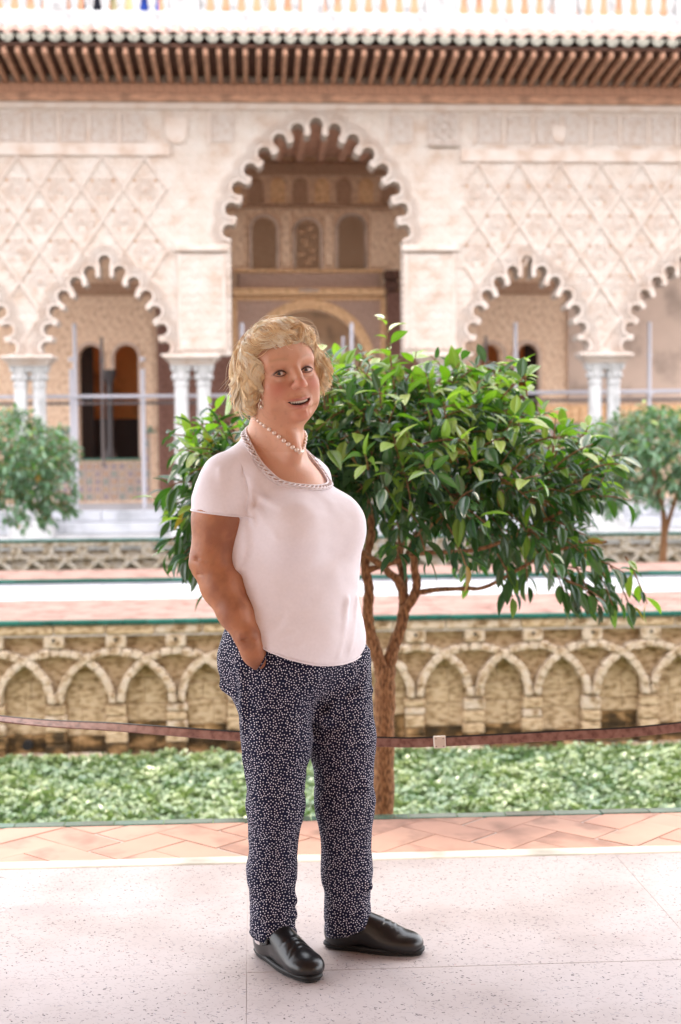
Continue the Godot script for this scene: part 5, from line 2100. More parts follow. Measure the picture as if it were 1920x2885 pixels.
	put("sleeve_hem", sm, M.cotton, w)
	var seam := PackedVector3Array()
	for q in [[-0.062, 1.290], [-0.050, 1.265], [-0.040, 1.235], [-0.034, 1.205], [-0.036, 1.175], [-0.044, 1.155]]:
		seam.append(t.cast(Vector3(q[0], q[1], 0.6), Vector3(0, 0, -1)) + Vector3(0, 0, 0.0002))
	var sq := Geo.new()
	var sr := PackedFloat32Array()
	seam = smooth_path(seam, 4)
	sr.resize(seam.size())
	sr.fill(0.0011)
	sq.tube(seam, sr, 5, false)
	put("armhole_seam", sq, M.cotton, w)
	# braided neckline
	t.ripple = null
	t.trim = null
	var line := PackedVector3Array()
	for k in 61:
		var a := TAU * k / 60.0
		var bx := -0.012 + cos(a) * ex * 1.005
		var bz := ec + sin(a) * ez * 1.005
		line.append(t.cast(tb(bx, 1.6, bz), Vector3(0, -1, 0)))
	var br := Geo.new()
	for k in 52:
		var u := 60.0 * k / 52.0
		var i := int(u)
		var p := line[i].lerp(line[i + 1], u - i)
		var d := (line[i + 1] - line[i]).normalized()
		var nn := t.normal(p)
		var s := nn.cross(d).normalized()
		var oval := PackedVector3Array()
		var rr := PackedFloat32Array()
		for q in 13:
			var a := TAU * q / 12.0
			oval.append(p + nn * (0.0025 + 0.0018 * sin(a)) + d * cos(a) * 0.0088 + s * (sin(a) * 0.0056 + cos(a) * 0.003))
			rr.append(0.0021)
		br.tube(oval, rr, 6, false)
	M.braid = mk(Color(0.90, 0.87, 0.88), 0.6)
	put("braid", br, M.braid, w)
	for s in [0.0075, -0.0075]:
		var cd := Geo.new()
		var cp := PackedVector3Array()
		var cr := PackedFloat32Array()
		for k in 61:
			var d := (line[(k + 1) % 60] - line[(k + 59) % 60]).normalized()
			var nn := t.normal(line[k])
			cp.append(line[k] + nn.cross(d).normalized() * s + nn * 0.001)
			cr.append(0.0020)
		cd.tube(cp, cr, 6, false)
		put("neck_binding", cd, M.braid, w)
	# --- pearls ---
	var neck := node("necklace", w)
	var hub := tb(-0.012, 1.32, -0.02)
	var run := PackedVector3Array()
	var nf := Field.new()
	torso(nf, 0.0055)
	nf.cap(tb(-0.012, 1.32, -0.045), head * Vector3(0, -0.04, -0.02), 0.066, 0.064, 0.03)
	nf.cap(tb(-0.05, 1.30, 0.05), head * Vector3(-0.02, -0.09, 0.0), 0.02, 0.03, 0.05)
	for q in [[-0.030, 1.394], [-0.024, 1.388], [0.004, 1.364], [0.035, 1.340], [0.065, 1.315], [0.090, 1.298]]:
		run.append(nf.cast(Vector3(q[0] - 0.004, q[1], 0.5), Vector3(0, 0, -1)))
	for q in [[0.62, 1.296], [0.30, 1.306], [0.0, 1.322], [-0.35, 1.338], [-0.8, 1.352], [-1.5, 1.372], [-2.2, 1.385]]:
		var d := Vector3(cos(q[0]), 0, sin(q[0]))
		run.append(nf.cast(Vector3(0.035, q[1], -0.005) + d * 0.3, -d))
	run.append(run[0])
	run = smooth_path(run, 8)
	var pg := Geo.new()
	pg.ball(Vector3.ZERO, Vector3.ONE * 0.0056, 14)
	var pm := pg.mesh()
	var gone := 0.0
	put("pearl", pm, M.pearl, neck, Transform3D(Basis(), run[0] + Vector3(0, 0.0035, 0)))
	for k in range(1, run.size()):
		gone += run[k].distance_to(run[k - 1])
		if gone >= 0.0110:
			gone = 0.0
			var out := run[k] - hub
			out.y = 0.0
			put("pearl", pm, M.pearl, neck, Transform3D(Basis(), run[k] + out.normalized() * 0.002 + Vector3(0, 0.0035, 0)))
	trousers(w, f)
	shoe(w, Vector3(-0.033, 0, -0.068), Vector3(0.119, 0, 0.152), 1.0)
	shoe(w, Vector3(0.138, 0, -0.104), Vector3(0.394, 0, -0.042), -1.0)


func head_shape(f: Field, head: Transform3D, hs: float) -> void:
	f.frame(head, hs)
	f.ell(Vector3(0, 0.024, 0.004), Vector3(0.075, 0.080, 0.086), 0.03)
	f.ell(Vector3(0.004, -0.034, 0.024), Vector3(0.066, 0.074, 0.062), 0.035)
	f.ell(Vector3(0, 0.040, 0.046), Vector3(0.060, 0.042, 0.041), 0.03)
	for s in [-1.0, 1.0]:
		f.ell(Vector3(s * 0.041, -0.034, 0.058), Vector3(0.025, 0.023, 0.025), 0.020)  # cheek
		f.ell(Vector3(s * 0.040, -0.070, 0.032), Vector3(0.028, 0.028, 0.034), 0.03)  # jowl
		f.cap(Vector3(s * 0.012, 0.021, 0.085), Vector3(s * 0.046, 0.021, 0.070), 0.009, 0.009, 0.018)  # brow
	f.ell(Vector3(0.010, -0.0990, 0.0735), Vector3(0.0225, 0.0170, 0.0165), 0.022)  # chin
	f.ell(Vector3(0, -0.094, 0.008), Vector3(0.046, 0.026, 0.044), 0.03)  # under the chin
	f.ell(Vector3(0, -0.069, 0.072), Vector3(0.030, 0.022, 0.019), 0.020)  # muzzle
	f.cap(Vector3(-0.020, -0.0885, 0.094), Vector3(0.020, -0.0885, 0.094), 0.0055, 0.0055, 0.010, 1)
	f.chain([Vector3(-0.050, -0.085, 0.062), Vector3(-0.026, -0.098, 0.080), Vector3(-0.024, -0.112, 0.070)], [0.002, 0.004, 0.003], 0.012, 1)
	f.chain([Vector3(0.050, -0.085, 0.062), Vector3(0.026, -0.098, 0.080), Vector3(0.024, -0.112, 0.070)], [0.002, 0.004, 0.003], 0.012, 1)  # dip above the chin
	for s in [-1.0, 1.0]:
		f.ell(Vector3(s * 0.0325, -0.003, 0.100), Vector3(0.0200, 0.0125, 0.019), 0.016, Basis(Vector3.UP, s * 0.3), 1)  # socket
	f.chain([Vector3(0, 0.012, 0.087), Vector3(0, -0.010, 0.099), Vector3(0, -0.029, 0.111)], [0.0080, 0.0085, 0.0100], 0.014)
	f.ell(Vector3(0, -0.0325, 0.1115), Vector3(0.0128, 0.0108, 0.0115), 0.008)
	for s in [-1.0, 1.0]:
		f.ell(Vector3(s * 0.0132, -0.0365, 0.1005), Vector3(0.0080, 0.0078, 0.0105), 0.007)
		f.ell(Vector3(s * 0.0068, -0.0445, 0.1065), Vector3(0.0040, 0.0042, 0.0048), 0.003, Basis(), 1)
		f.cap(Vector3(s * 0.0205, -0.037, 0.098), Vector3(s * 0.0375, -0.068, 0.087), 0.0042, 0.0030, 0.009, 1)  # smile fold
		# lid ball, almond opening, crease above, soft bag below
		var e := Vector3(s * 0.0335, -0.004, 0.0705)
		f.ell(e, Vector3.ONE * 0.0172, 0.005)
		f.chain([e + Vector3(-0.0162, -0.0008 - 0.0012 * s, 0.0118), e + Vector3(-0.006, 0.0012, 0.0205), e + Vector3(0.006, 0.0012, 0.0205), e + Vector3(0.0162, -0.0008 + 0.0012 * s, 0.0118)], [0.0012, 0.0058, 0.0058, 0.0012], 0.0016, 1)
		f.chain([e + Vector3(-0.0150, 0.0055, 0.0150), e + Vector3(-0.005, 0.0112, 0.0165), e + Vector3(0.005, 0.0112, 0.0165), e + Vector3(0.0150, 0.0055, 0.0150)], [0.0008, 0.0012, 0.0012, 0.0008], 0.003, 1)
		f.chain([e + Vector3(-0.0120, -0.0115, 0.0125), e + Vector3(0.0, -0.0140, 0.0165), e + Vector3(0.0120, -0.0115, 0.0125)], [0.001, 0.0016, 0.001], 0.005, 1)
		# ear
		f.ell(Vector3(s * 0.076, -0.012, -0.006), Vector3(0.009, 0.030, 0.018), 0.008, Basis(Vector3.UP, -s * 0.4))
		f.ell(Vector3(s * 0.074, -0.042, 0.002), Vector3(0.008, 0.011, 0.009), 0.008)
	# two lips, then the open smile between them
	f.chain([Vector3(-0.0313, -0.0660, 0.0815), Vector3(-0.0160, -0.0665, 0.0895), Vector3(-0.0046, -0.0650, 0.0930), Vector3(0.0000, -0.0658, 0.0930), Vector3(0.0046, -0.0650, 0.0930), Vector3(0.0160, -0.0660, 0.0895), Vector3(0.0325, -0.0640, 0.0805)], [0.0022, 0.0033, 0.0036, 0.0034, 0.0036, 0.0033, 0.0022], 0.005)
	f.chain([Vector3(-0.0302, -0.0690, 0.0815), Vector3(-0.0148, -0.0795, 0.0885), Vector3(0.0011, -0.0820, 0.0905), Vector3(0.0171, -0.0790, 0.0885), Vector3(0.0313, -0.0670, 0.0805)], [0.0020, 0.0040, 0.0048, 0.0040, 0.0020], 0.005)
	for z in [0.0, -0.007]:
		f.chain([Vector3(-0.0291, -0.0680, 0.0865 + z), Vector3(-0.0148, -0.0728, 0.0945 + z), Vector3(0.0011, -0.0745, 0.0970 + z), Vector3(0.0171, -0.0725, 0.0945 + z), Vector3(0.0302, -0.0655, 0.0855 + z)], [0.0012, 0.0042, 0.0052, 0.0046, 0.0016], 0.0015, 1)


func face_tone(c: Color, q: Vector3) -> Color:  # q in the head's own axes
	if q.z < 0.02:
		return c
	var blob := func(x: float, y: float, rx: float, ry: float) -> float:
		return exp(-pow((q.x - x) / rx, 2.0) - pow((q.y - y) / ry, 2.0))
	var red: float = blob.call(0.044, -0.036, 0.022, 0.020) + blob.call(-0.044, -0.036, 0.024, 0.022) + 0.8 * blob.call(0.0, -0.034, 0.014, 0.012) + 0.75 * blob.call(0.010, -0.100, 0.026, 0.014)
	c = c.lerp(Color(0.56, 0.20, 0.14), clampf(red * 0.75, 0.0, 0.75))
	c = c.lerp(Color(0.68, 0.43, 0.32), clampf(0.6 * blob.call(0.0, 0.055, 0.055, 0.022), 0.0, 0.5))
	for s in [-1.0, 1.0]:
		var ex: float = (q.x - s * 0.0335) / 0.0162
		var wide := exp(-pow(ex, 6.0))
		c = c.lerp(Color(0.70, 0.46, 0.36), clampf(0.8 * blob.call(s * 0.034, -0.0175, 0.017, 0.005), 0.0, 0.6))
		c = c.lerp(Color(0.44, 0.20, 0.15), clampf(0.5 * blob.call(s * 0.034, 0.0055, 0.016, 0.0035), 0.0, 0.5))  # shade of the upper lid put into the skin colour
		c = c.lerp(Color(0.06, 0.035, 0.03), clampf(exp(-pow((q.y - (0.0036 - 0.0070 * ex * ex)) / 0.0021, 2.0)) * wide * 1.2, 0.0, 0.97))  # lash line
		c = c.lerp(Color(0.24, 0.11, 0.09), clampf(exp(-pow((q.y - (-0.0092 + 0.0046 * ex * ex)) / 0.0016, 2.0)) * wide * 0.8, 0.0, 0.8))
		var arch := 0.0245 + 0.004 * (1.0 - pow((q.x * s - 0.036) / 0.02, 2.0))
		c = c.lerp(Color(0.50, 0.30, 0.18), clampf(exp(-pow((q.y - arch) / 0.0028, 2.0)) * exp(-pow((q.x - s * 0.034) / 0.019, 6.0)) * 0.65, 0.0, 0.65))
	var in_mouth: float = exp(-pow((q.x - 0.0005) / 0.0285, 6.0))
	var lip_up: float = exp(-pow((q.y + 0.0662 - 1.5 * q.x * q.x) / 0.0034, 2.0)) * in_mouth
	var lip_lo: float = exp(-pow((q.y + 0.0820 - 12.0 * q.x * q.x) / 0.0048, 2.0)) * in_mouth
	c = c.lerp(Color(0.42, 0.13, 0.11), clampf(maxf(lip_up, lip_lo) * 0.85, 0.0, 0.85))
	if absf(q.x) < 0.0305 and q.z > 0.06 and absf(q.y + 0.0742 - 8.0 * q.x * q.x) < 0.0048 - 3.0 * q.x * q.x and q.z < 0.0915 - 9.0 * q.x * q.x:
		c = Color(0.07, 0.022, 0.020)  # inside of the mouth
	return c


func hair(w: Node, head: Transform3D, hs: float) -> void:
	var r := RandomNumberGenerator.new()
	r.seed = 99
	var f := Field.new()
	f.frame(Transform3D(), 1.0)
	f.ell(Vector3(0, 0.028, 0.002), Vector3(0.083, 0.084, 0.086), 0.02)
	f.ell(Vector3(0.0, -0.020, -0.030), Vector3(0.078, 0.074, 0.050), 0.03)
	f.ell(Vector3(-0.077, -0.012, -0.006), Vector3(0.018, 0.060, 0.038), 0.025)
	f.ell(Vector3(0.082, 0.002, -0.004), Vector3(0.022, 0.050, 0.040), 0.025)
	f.ell(Vector3(-0.068, 0.022, 0.020), Vector3(0.016, 0.034, 0.022), 0.02)
	f.chain([Vector3(-0.064, 0.066, 0.040), Vector3(-0.035, 0.082, 0.066), Vector3(0.010, 0.084, 0.074), Vector3(0.050, 0.072, 0.056)], [0.017, 0.018, 0.017, 0.014], 0.02)
	f.ell(Vector3(0, 0.004, 0.100), Vector3(0.080, 0.061, 0.073), 0.010, Basis(), 1)
	f.ell(Vector3(0, -0.075, 0.075), Vector3(0.085, 0.070, 0.085), 0.015, Basis(), 1)
	var n := FastNoiseLite.new()
	n.seed = 4
	n.frequency = 22.0
	f.ripple = func(p: Vector3) -> float: return 0.003 * n.get_noise_3dv(p)
	var dark := Color(0.64, 0.38, 0.165)
	var mid := Color(1.0, 0.75, 0.41)
	var pale := Color(1.0, 0.92, 0.73)
	var tone := func(p: Vector3) -> Color: return dark.lerp(mid, 0.45 + 0.4 * n.get_noise_3dv(p * 2.0))
	var g := Geo.new()
	f.skin(g, Vector3(-0.13, -0.125, -0.14), Vector3(0.13, 0.14, 0.13), 0.0045, tone)
	M.hair = mk(Color(1, 1, 1), 0.36, {vcol = true, spec = 0.6, rim = 0.2})
	put("hair", g, M.hair, w, head)
	f.ripple = null
	var whorl := Vector3(-0.32, 0.86, -0.40).normalized()
	var locks := Geo.new()
	var fly := Geo.new()
	var swirl := FastNoiseLite.new()
	swirl.seed = 14
	swirl.frequency = 16.0
	var made := 0
	for k in 1750:
		var u := Vector3(r.randfn(), r.randfn() + 0.2, r.randfn()).normalized()
		var p := f.cast(Vector3(0, 0.02, -0.005) + u * 0.2, -u, 0.3)
		if f.at(p) > 0.004 or (p.z > 0.05 and p.y < 0.062) or p.y < -0.088 or (p.z > 0.02 and p.y < -0.01):
			continue
		var free := k % 6 == 0
		var l := r.randf_range(0.045, 0.085)
		if p.y < 0.0:
			l = r.randf_range(0.035, 0.06)
		var steps := 9
		var lift := r.randf_range(0.001, 0.006)
		var path := PackedVector3Array()
		var norms := PackedVector3Array()
		var phase := r.randf() * TAU
		var wave := r.randf_range(0.4, 1.0)
		var start := p
		var stray := 0.024 * pow(r.randf(), 2.5)
		for s in steps:
			var t := float(s) / (steps - 1)
			var nn := f.normal(p)
			var dir := (p - Vector3(0, 0.03, 0)).normalized()
			var flow := dir - whorl  # away from the crown
			if p.z > 0.02 and p.y > 0.03:  # the fringe is swept across to her left
				flow += Vector3(0.9, -0.1, 0.15) * smoothstep(0.02, 0.07, p.z)
			if p.y < 0.035:
				flow += Vector3(0, -0.5, -0.55) * smoothstep(0.035, 0.0, p.y)
			var sw := swirl.get_noise_3dv(p)
			var side := nn.cross(flow).normalized()
			flow = (flow.normalized() + side * (sw * 1.3 + 0.75 * wave * sin(t * 7.5 + phase))).normalized()
			flow = (flow - nn * flow.dot(nn)).normalized()
			var off := lift + 0.007 * sin(PI * t) * wave + ((0.006 + 0.016 * absf(sin(k * 1.7))) * t if free else 0.0)
			if t > 0.55 and absf(start.x) > 0.05 and start.y < 0.056:  # ends flick outwards
				off += (0.022 if absf(start.y - (0.030 if start.x > 0.0 else 0.012)) < 0.026 else -0.004) * pow((t - 0.55) / 0.45, 1.6)
			path.append(p + nn * off)
			norms.append(nn)
			p += flow * l / (steps - 1)
			p -= f.normal(p) * f.at(p)
			if p.z > 0.045 and p.y < 0.058 + 0.009 * sin(p.x * 80.0 + 1.0) - stray and absf(p.x) < 0.060:
				break
			if p.y < -0.086:
				break
		if path.size() < 4:
			continue
		path = smooth_path(path, 2)
		var nfull := PackedVector3Array()
		for s in path.size():
			nfull.append(norms[mini(s / 2, norms.size() - 1)].lerp(norms[mini(s / 2 + 1, norms.size() - 1)], 0.5 * (s % 2)).normalized())
		norms = nfull
		var shade := r.randf()
		var count := 1 if free else 12
		for q in count:
			var v := clampf((shade * 1.3 - 0.22) * 0.8 + r.randf() * 0.3 + 0.05, 0.0, 1.0)
			var gg := fly if free else locks
			gg.tint = dark.lerp(mid, v / 0.3) if v < 0.3 else mid.lerp(pale, (v - 0.3) / 0.7)
			var o1 := r.randfn() * 0.0056
			var o2 := r.randf() * 0.004
			var pp := PackedVector3Array()
			var rr := PackedFloat32Array()
			var m := path.size()
			for s in m:
				var t := float(s) / (m - 1)
				var d := (path[mini(s + 1, m - 1)] - path[maxi(s - 1, 0)]).normalized()
				var side := norms[s].cross(d)
				pp.append(path[s] + side * o1 * (1.0 - 0.65 * t * t) + norms[s] * o2 * (1.0 - 0.4 * t))
				rr.append((0.00042 if free else 0.00070) * (1.0 - 0.7 * pow(t, 2.5)) * (0.7 + 0.3 * minf(t * 5.0, 1.0)))
			gg.tube(pp, rr, 3, false)
	put("hair_locks", locks, M.hair, w, head).set_meta("kind", "stuff")
	put("stray_hairs", fly, M.hair, w, head).set_meta("kind", "stuff")


func trousers(w: Node, arm: Field) -> void:
	var f := Field.new()
	var bt := Basis(Vector3.UP, TURN)
	f.ell(tb(0, 0.80, -0.01), Vector3(0.188, 0.15, 0.146), 0.05, bt)
	f.ell(tb(-0.080, 0.775, -0.062), Vector3(0.096, 0.105, 0.080), 0.05, bt)
	f.ell(tb(0.080, 0.775, -0.062), Vector3(0.096, 0.105, 0.080), 0.05, bt)
	f.ell(tb(0, 0.90, 0.0), Vector3(0.176, 0.06, 0.136), 0.05, bt)
	f.chain([Vector3(0.012, 0.76, 0.045), Vector3(0.024, 0.583, 0.05), Vector3(0.019, 0.407, 0.045), Vector3(0.006, 0.238, 0.0), Vector3(0.006, 0.075, -0.014)], [0.104, 0.083, 0.0675, 0.0585, 0.058], 0.03)
	f.chain([Vector3(0.165, 0.75, -0.055), Vector3(0.186, 0.561, -0.05), Vector3(0.193, 0.397, -0.045), Vector3(0.197, 0.215, -0.07), Vector3(0.200, 0.06, -0.085)], [0.100, 0.083, 0.072, 0.061, 0.062], 0.03)
	f.ell(Vector3(0.006, 0.745, 0.118), Vector3(0.036, 0.055, 0.026), 0.03, Basis(Vector3(0, 0, 1), -0.15))  # the hand inside
	var n := FastNoiseLite.new()
	n.seed = 44
	n.frequency = 7.0
	n.fractal_octaves = 2
	f.ripple = func(p: Vector3) -> float:
		var leg := 1.0 if p.x > 0.105 - 0.02 * p.y else -1.0
		var d := 0.0032 * n.get_noise_3d(p.x * 1.6, p.y * 1.5 + leg * 3.0, p.z * 1.6)
		var hem := smoothstep(0.30, 0.08, p.y)
		d += 0.0042 * hem * n.get_noise_3d(p.x * 1.0 + 5.0 * leg, p.y * 5.0, p.z * 1.0)
		d += 0.0036 * exp(-pow((p.y - 0.46) / 0.09, 2.0)) * n.get_noise_3d(p.x * 1.2 + 3.0 * leg, p.y * 3.5 + p.x * 2.0, p.z)
		return d
	var fold_line := func(a: Vector2, b: Vector2, r: float, sink: float, o: int) -> void:
		var pa := f.cast(Vector3(a.x, a.y, 0.6), Vector3(0, 0, -1))
		var pb := f.cast(Vector3(b.x, b.y, 0.6), Vector3(0, 0, -1))
		f.cap(pa - Vector3(0, 0, sink), pb - Vector3(0, 0, sink), r, r * 0.35, 0.018, o)
	# folds that fan out from the crotch, and at knees and hems
	fold_line.call(Vector2(0.135, 0.655), Vector2(0.250, 0.740), 0.0137, 0.0045, 0)
	fold_line.call(Vector2(0.150, 0.625), Vector2(0.262, 0.690), 0.0125, 0.0045, 0)
	fold_line.call(Vector2(0.165, 0.665), Vector2(0.255, 0.790), 0.0112, 0.0037, 0)
	fold_line.call(Vector2(0.128, 0.650), Vector2(0.235, 0.712), 0.007, 0.001, 1)
	fold_line.call(Vector2(0.135, 0.630), Vector2(0.10, 0.50), 0.0125, 0.0045, 0)
	fold_line.call(Vector2(0.112, 0.640), Vector2(0.02, 0.745), 0.0112, 0.0045, 0)
	fold_line.call(Vector2(0.10, 0.36), Vector2(0.01, 0.33), 0.0112, 0.0045, 0)
	fold_line.call(Vector2(0.09, 0.31), Vector2(-0.01, 0.36), 0.0100, 0.0037, 0)
	fold_line.call(Vector2(0.245, 0.45), Vector2(0.16, 0.42), 0.0100, 0.0037, 0)
	fold_line.call(Vector2(0.25, 0.18), Vector2(0.18, 0.14), 0.0125, 0.0045, 0)
	fold_line.call(Vector2(0.06, 0.16), Vector2(-0.02, 0.135), 0.0112, 0.0037, 0)
	fold_line.call(Vector2(0.06, 0.12), Vector2(0.0, 0.115), 0.0100, 0.0030, 0)
	for y in [0.72, 0.69, 0.655]:
		fold_line.call(Vector2(-0.105, y), Vector2(-0.055, y - 0.03), 0.0112, 0.0030, 0)
	fold_line.call(Vector2(-0.055, 0.77), Vector2(-0.052, 0.50), 0.0063, 0.0008, 0)  # side seam
	var g := Geo.new()
	f.trim = func(p: Vector3) -> float:
		if p.x < 0.105:
			return 0.070 - 0.20 * (p.z + 0.01) - p.y
		return 0.056 + 0.30 * (p.x - 0.2) - p.y
	f.skin(g, Vector3(-0.18, 0.03, -0.26), Vector3(0.33, 0.93, 0.24), 0.0058)
	# navy cloth with small scattered white dots
	var r := RandomNumberGenerator.new()
	r.seed = 321
	var sz := 512
	var im := Image.create(sz, sz, false, Image.FORMAT_RGB8)
	im.fill(Color(0.07, 0.09, 0.19))
	var spots := PackedVector2Array()
	for k in 262:  # scattered evenly but at random: each new dot is the loneliest of a few tries
		var best := Vector2.ZERO
		var far := -1.0
		for c in 24:
			var p := Vector2(r.randf(), r.randf()) * sz
			var near := 1e9
			for q in spots:
				var d := (p - q).abs()
				d = d.min(Vector2(sz, sz) - d)
				near = minf(near, d.length_squared())
			if near > far:
				far = near
				best = p
		spots.append(best)
		var rad := r.randf_range(6.0, 6.7)
		for y in range(-9, 10):
			for x in range(-9, 10):
				var d := Vector2(x, y).length()
				if d < rad + 1.0:
					var px := posmod(int(best.x) + x, sz)
					var py := posmod(int(best.y) + y, sz)
					im.set_pixel(px, py, im.get_pixel(px, py).lerp(Color(0.90, 0.885, 0.93), clampf(rad + 0.5 - d, 0.0, 1.0)))
	M.dots = mk(Color(1, 1, 1), 0.75, {tex = ImageTexture.create_from_image(im), scale = 1.0 / 0.112, world = false, sharp = 30.0, spec = 0.3})
	put("trousers", g, M.dots, w)
	f.trim = null
	var cuffs := Geo.new()
	for leg in 2:
		var p := PackedVector3Array()
		var rr := PackedFloat32Array()
		var c0: Vector3 = [Vector3(0.006, 0, -0.014), Vector3(0.2, 0, -0.085)][leg]
		for k in 41:
			var a := TAU * k / 40.0
			var q := Vector3.ZERO
			for s in 70:
				q = c0 + Vector3(cos(a), 0, sin(a)) * (0.03 + 0.001 * s)
				q.y = 0.0715 - 0.20 * (q.z + 0.01) if leg == 0 else 0.0575 + 0.30 * (q.x - 0.2)
				if f.at(q) > 0.0:
					break
			p.append(q)
			rr.append(0.0020)
		cuffs.tube(p, rr, 6, false)
	put("trouser_hem", cuffs, M.dots, w)
	# edge of the pocket over the hand
	var welt := Geo.new()
	var wp := PackedVector3Array()
	var wr := PackedFloat32Array()
	for k in 9:
		var u := k / 8.0
		var from := Vector3(lerpf(0.010, -0.020, u) + 0.003 * sin(PI * u), lerpf(0.822, 0.768, u), 0.5)
		var q := f.cast(from, Vector3(0, 0, -1))
		q.z = maxf(q.z, arm.cast(from, Vector3(0, 0, -1)).z + 0.001)
		wp.append(q)
		wr.append(0.0034)
	welt.tube(wp, wr, 8, true, 0.6)
	put("pocket_edge", welt, M.dots, w)
	# socks
	M.sock = mk(Color(0.80, 0.76, 0.76), 0.9)
	for a in [[Vector3(0.0, 0.045, -0.022), Vector3(0.004, 0.14, -0.018)], [Vector3(0.19, 0.045, -0.09), Vector3(0.192, 0.14, -0.086)]]:
		var s := Geo.new()
		var p := PackedVector3Array()
		var rr := PackedFloat32Array()
		for k in 25:
			p.append(a[0].lerp(a[1], k / 24.0))
			rr.append(0.0415 - 0.004 * k / 24.0 + 0.0006 * (k % 2))
		s.tube(p, rr, 28)
		put("sock", s, M.sock, w)


func shoe(w: Node, heel: Vector3, toe: Vector3, side: float) -> void:
	var d := (toe - heel)
	var l := d.length()
	d = d / l
	var x := Vector3.UP.cross(d)
	var b := Transform3D(Basis(x, Vector3.UP, d), heel)
	var s := l / 0.265
	b.basis = b.basis.scaled_local(Vector3.ONE * s)
	var f := Field.new()
	f.ell(Vector3(0, 0.045, 0.046), Vector3(0.035, 0.056, 0.048), 0.02)
	f.ell(Vector3(0, 0.044, 0.11), Vector3(0.036, 0.040, 0.08), 0.03)
	f.ell(Vector3(0.004 * side, 0.031, 0.185), Vector3(0.045, 0.030, 0.068), 0.03)
	f.ell(Vector3(0.003 * side, 0.027, 0.218), Vector3(0.041, 0.023, 0.045), 0.025)
	f.cap(Vector3(0, 0.078, 0.095), Vector3(0.002 * side, 0.050, 0.175), 0.030, 0.022, 0.03)
	f.ell(Vector3(0, 0.128, 0.052), Vector3(0.031, 0.055, 0.050), 0.006, Basis(Vector3(1, 0, 0), -0.3), 1)
	for z in [0.166, 0.180, 0.193]:
		var line := []
		for cx in [-0.034, -0.020, 0.0, 0.020, 0.034]:
			line.append(f.cast(Vector3(cx, 0.2, z + 0.010 * absf(cx) / 0.034 * (1.0 if z > 0.17 else -1.0)), Vector3(0, -1, 0)))
		f.chain(line, [0.0004, 0.0009, 0.0011, 0.0009, 0.0004], 0.005, 1)
	f.ell(Vector3(0, -0.04, 0.13), Vector3(0.2, 0.055, 0.3), 0.004, Basis(), 1)
	var g := Geo.new()
	f.skin(g, Vector3(-0.06, 0.0, -0.02), Vector3(0.06, 0.125, 0.28), 0.0042)
	M.shoe = mk(Color(0.075, 0.075, 0.08), 0.30, {bump = M.noise, depth = 0.05, scale = 6.0, coat = 0.15, coat_rough = 0.3})
	M.sole = mk(Color(0.055, 0.052, 0.055), 0.6)
	var o := put("shoe", g, M.shoe, w, b)
	var q := PackedVector2Array()
	for k in 36:
		var a := TAU * k / 36.0
		var z := 0.132 + 0.130 * -cos(a)
		var half := 0.031 if z < 0.06 else lerpf(0.029, 0.0395, smoothstep(0.07, 0.18, z))
		q.append(Vector2(sin(a) * half * pow(maxf(absf(sin(a)), 0.02), -0.40) if absf(sin(a)) > 0.01 else 0.0, -z))
	var so := Geo.new()
	var turn := Transform3D(Basis(Vector3(1, 0, 0), -PI / 2), Vector3.ZERO)
	var bead := PackedVector3Array()
	var rr := PackedFloat32Array()
	so.prism(q, 0.002, 0.019, true, turn)
	for k in 37:
		bead.append(turn * Vector3(q[k % 36].x, q[k % 36].y, 0.013))
		rr.append(0.0058)
	so.tube(bead, rr, 8, false)
	put("sole", so, M.sole, o)
	var go := Geo.new()
	for sd in [-1.0, 1.0]:
		var c := f.cast(Vector3(sd * 0.2, 0.072, 0.093), Vector3(-sd, 0, 0))
		go.box(c, Vector3(0.004, 0.040, 0.026), 0.0015, Basis(Vector3(1, 0, 0), -0.35) * Basis(Vector3(0, 0, 1), sd * 0.32))
	put("elastic_gore", go, M.sole, o)

	# ---- people up on the terrace, seen between the balusters ----

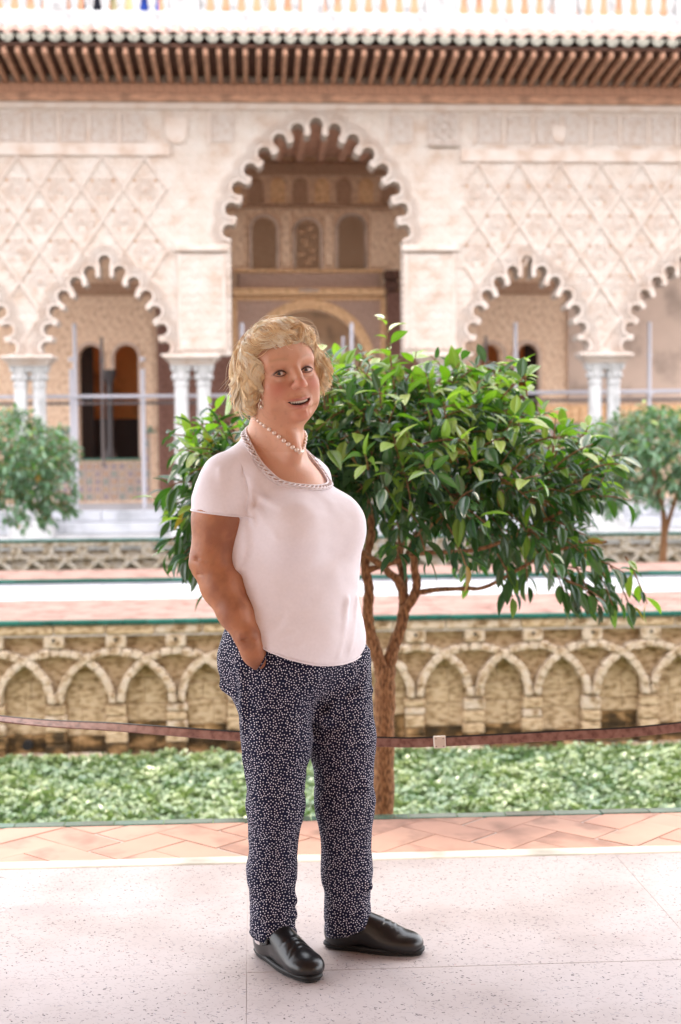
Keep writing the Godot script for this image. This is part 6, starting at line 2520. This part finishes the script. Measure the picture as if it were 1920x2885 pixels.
func visitors() -> void:
	for k in 3:
		var x: float = [-2.23, -1.86, -1.52][k]
		var n := node("person", self, Transform3D(Basis(Vector3.UP, [0.5, -0.3, 0.2][k]), Vector3(x, 7.1, FZ - 0.78 - 0.1 * k)))
		tag(n, ["person in dark navy clothes passing behind the upper balustrade, leftmost of three", "person in pale yellow trousers and light blue shirt behind the upper balustrade", "person in bright blue clothes behind the upper balustrade, rightmost of three"][k], "person", "visitors on the upper terrace")
		var f := Field.new()
		f.chain([Vector3(0, 0.95, 0), Vector3(0, 1.15, 0), Vector3(0, 1.38, 0)], [0.13, 0.12, 0.14], 0.06)
		f.chain([Vector3(0, 1.42, 0), Vector3(0, 1.55, 0.01)], [0.055, 0.05], 0.03)
		f.ell(Vector3(0, 1.63, 0.02), Vector3(0.075, 0.11, 0.09), 0.02)
		f.ell(Vector3(0, 1.61, 0.115), Vector3(0.014, 0.02, 0.016), 0.02)
		for s in [-1.0, 1.0]:
			f.chain([Vector3(s * 0.19, 1.40, 0), Vector3(s * 0.23, 1.14, -0.02), Vector3(s * 0.22, 0.90, 0.08)], [0.055, 0.042, 0.03], 0.03)
			f.chain([Vector3(s * 0.09, 0.92, 0), Vector3(s * 0.10, 0.50, 0.02 * s), Vector3(s * 0.10, 0.07, 0.05 * s)], [0.09, 0.065, 0.045], 0.03)
			f.ell(Vector3(s * 0.10, 0.04, 0.06 + 0.05 * s), Vector3(0.045, 0.04, 0.12), 0.02)
			for q in 5:
				f.cap(Vector3(s * (0.225 - 0.008 * q), 0.90, 0.06 + 0.012 * q), Vector3(s * (0.22 - 0.008 * q), 0.80 + 0.01 * absf(q - 2), 0.07 + 0.013 * q), 0.010, 0.008, 0.006)
		var g := Geo.new()
		f.skin(g, Vector3(-0.32, 0, -0.22), Vector3(0.32, 1.78, 0.26), 0.03)
		if k == 0:
			M.tan = mk(lin(0.5, 0.3, 0.22), 0.6)
		put("body", g, M.tan, n)
		var t := Field.new()
		t.chain([Vector3(0, 0.90, 0), Vector3(0, 1.15, 0), Vector3(0, 1.36, 0)], [0.155, 0.145, 0.16], 0.06)
		for s in [-1.0, 1.0]:
			t.chain([Vector3(s * 0.19, 1.39, 0), Vector3(s * 0.22, 1.18, -0.02)], [0.068, 0.062], 0.03)
		var tg := Geo.new()
		t.skin(tg, Vector3(-0.32, 0.74, -0.22), Vector3(0.32, 1.56, 0.22), 0.03)
		put("shirt", tg, mk([lin(0.02, 0.025, 0.05), lin(0.25, 0.38, 0.75), lin(0.03, 0.08, 0.45)][k], 0.8), n)
		var p := Field.new()
		for s in [-1.0, 1.0]:
			p.chain([Vector3(s * 0.085, 0.92, 0), Vector3(s * 0.10, 0.50, 0.02 * s), Vector3(s * 0.10, 0.10, 0.05 * s)], [0.105, 0.085, 0.07], 0.03)
		var pg := Geo.new()
		p.skin(pg, Vector3(-0.3, 0.02, -0.2), Vector3(0.3, 1.06, 0.22), 0.03)
		put("trousers", pg, mk([lin(0.02, 0.02, 0.035), lin(0.75, 0.66, 0.35), lin(0.03, 0.09, 0.5)][k], 0.8), n)
		var h := Geo.new()
		h.ball(Vector3(0, 1.67, -0.01), Vector3(0.085, 0.10, 0.095), 14)
		put("hair", h, M.dark, n)
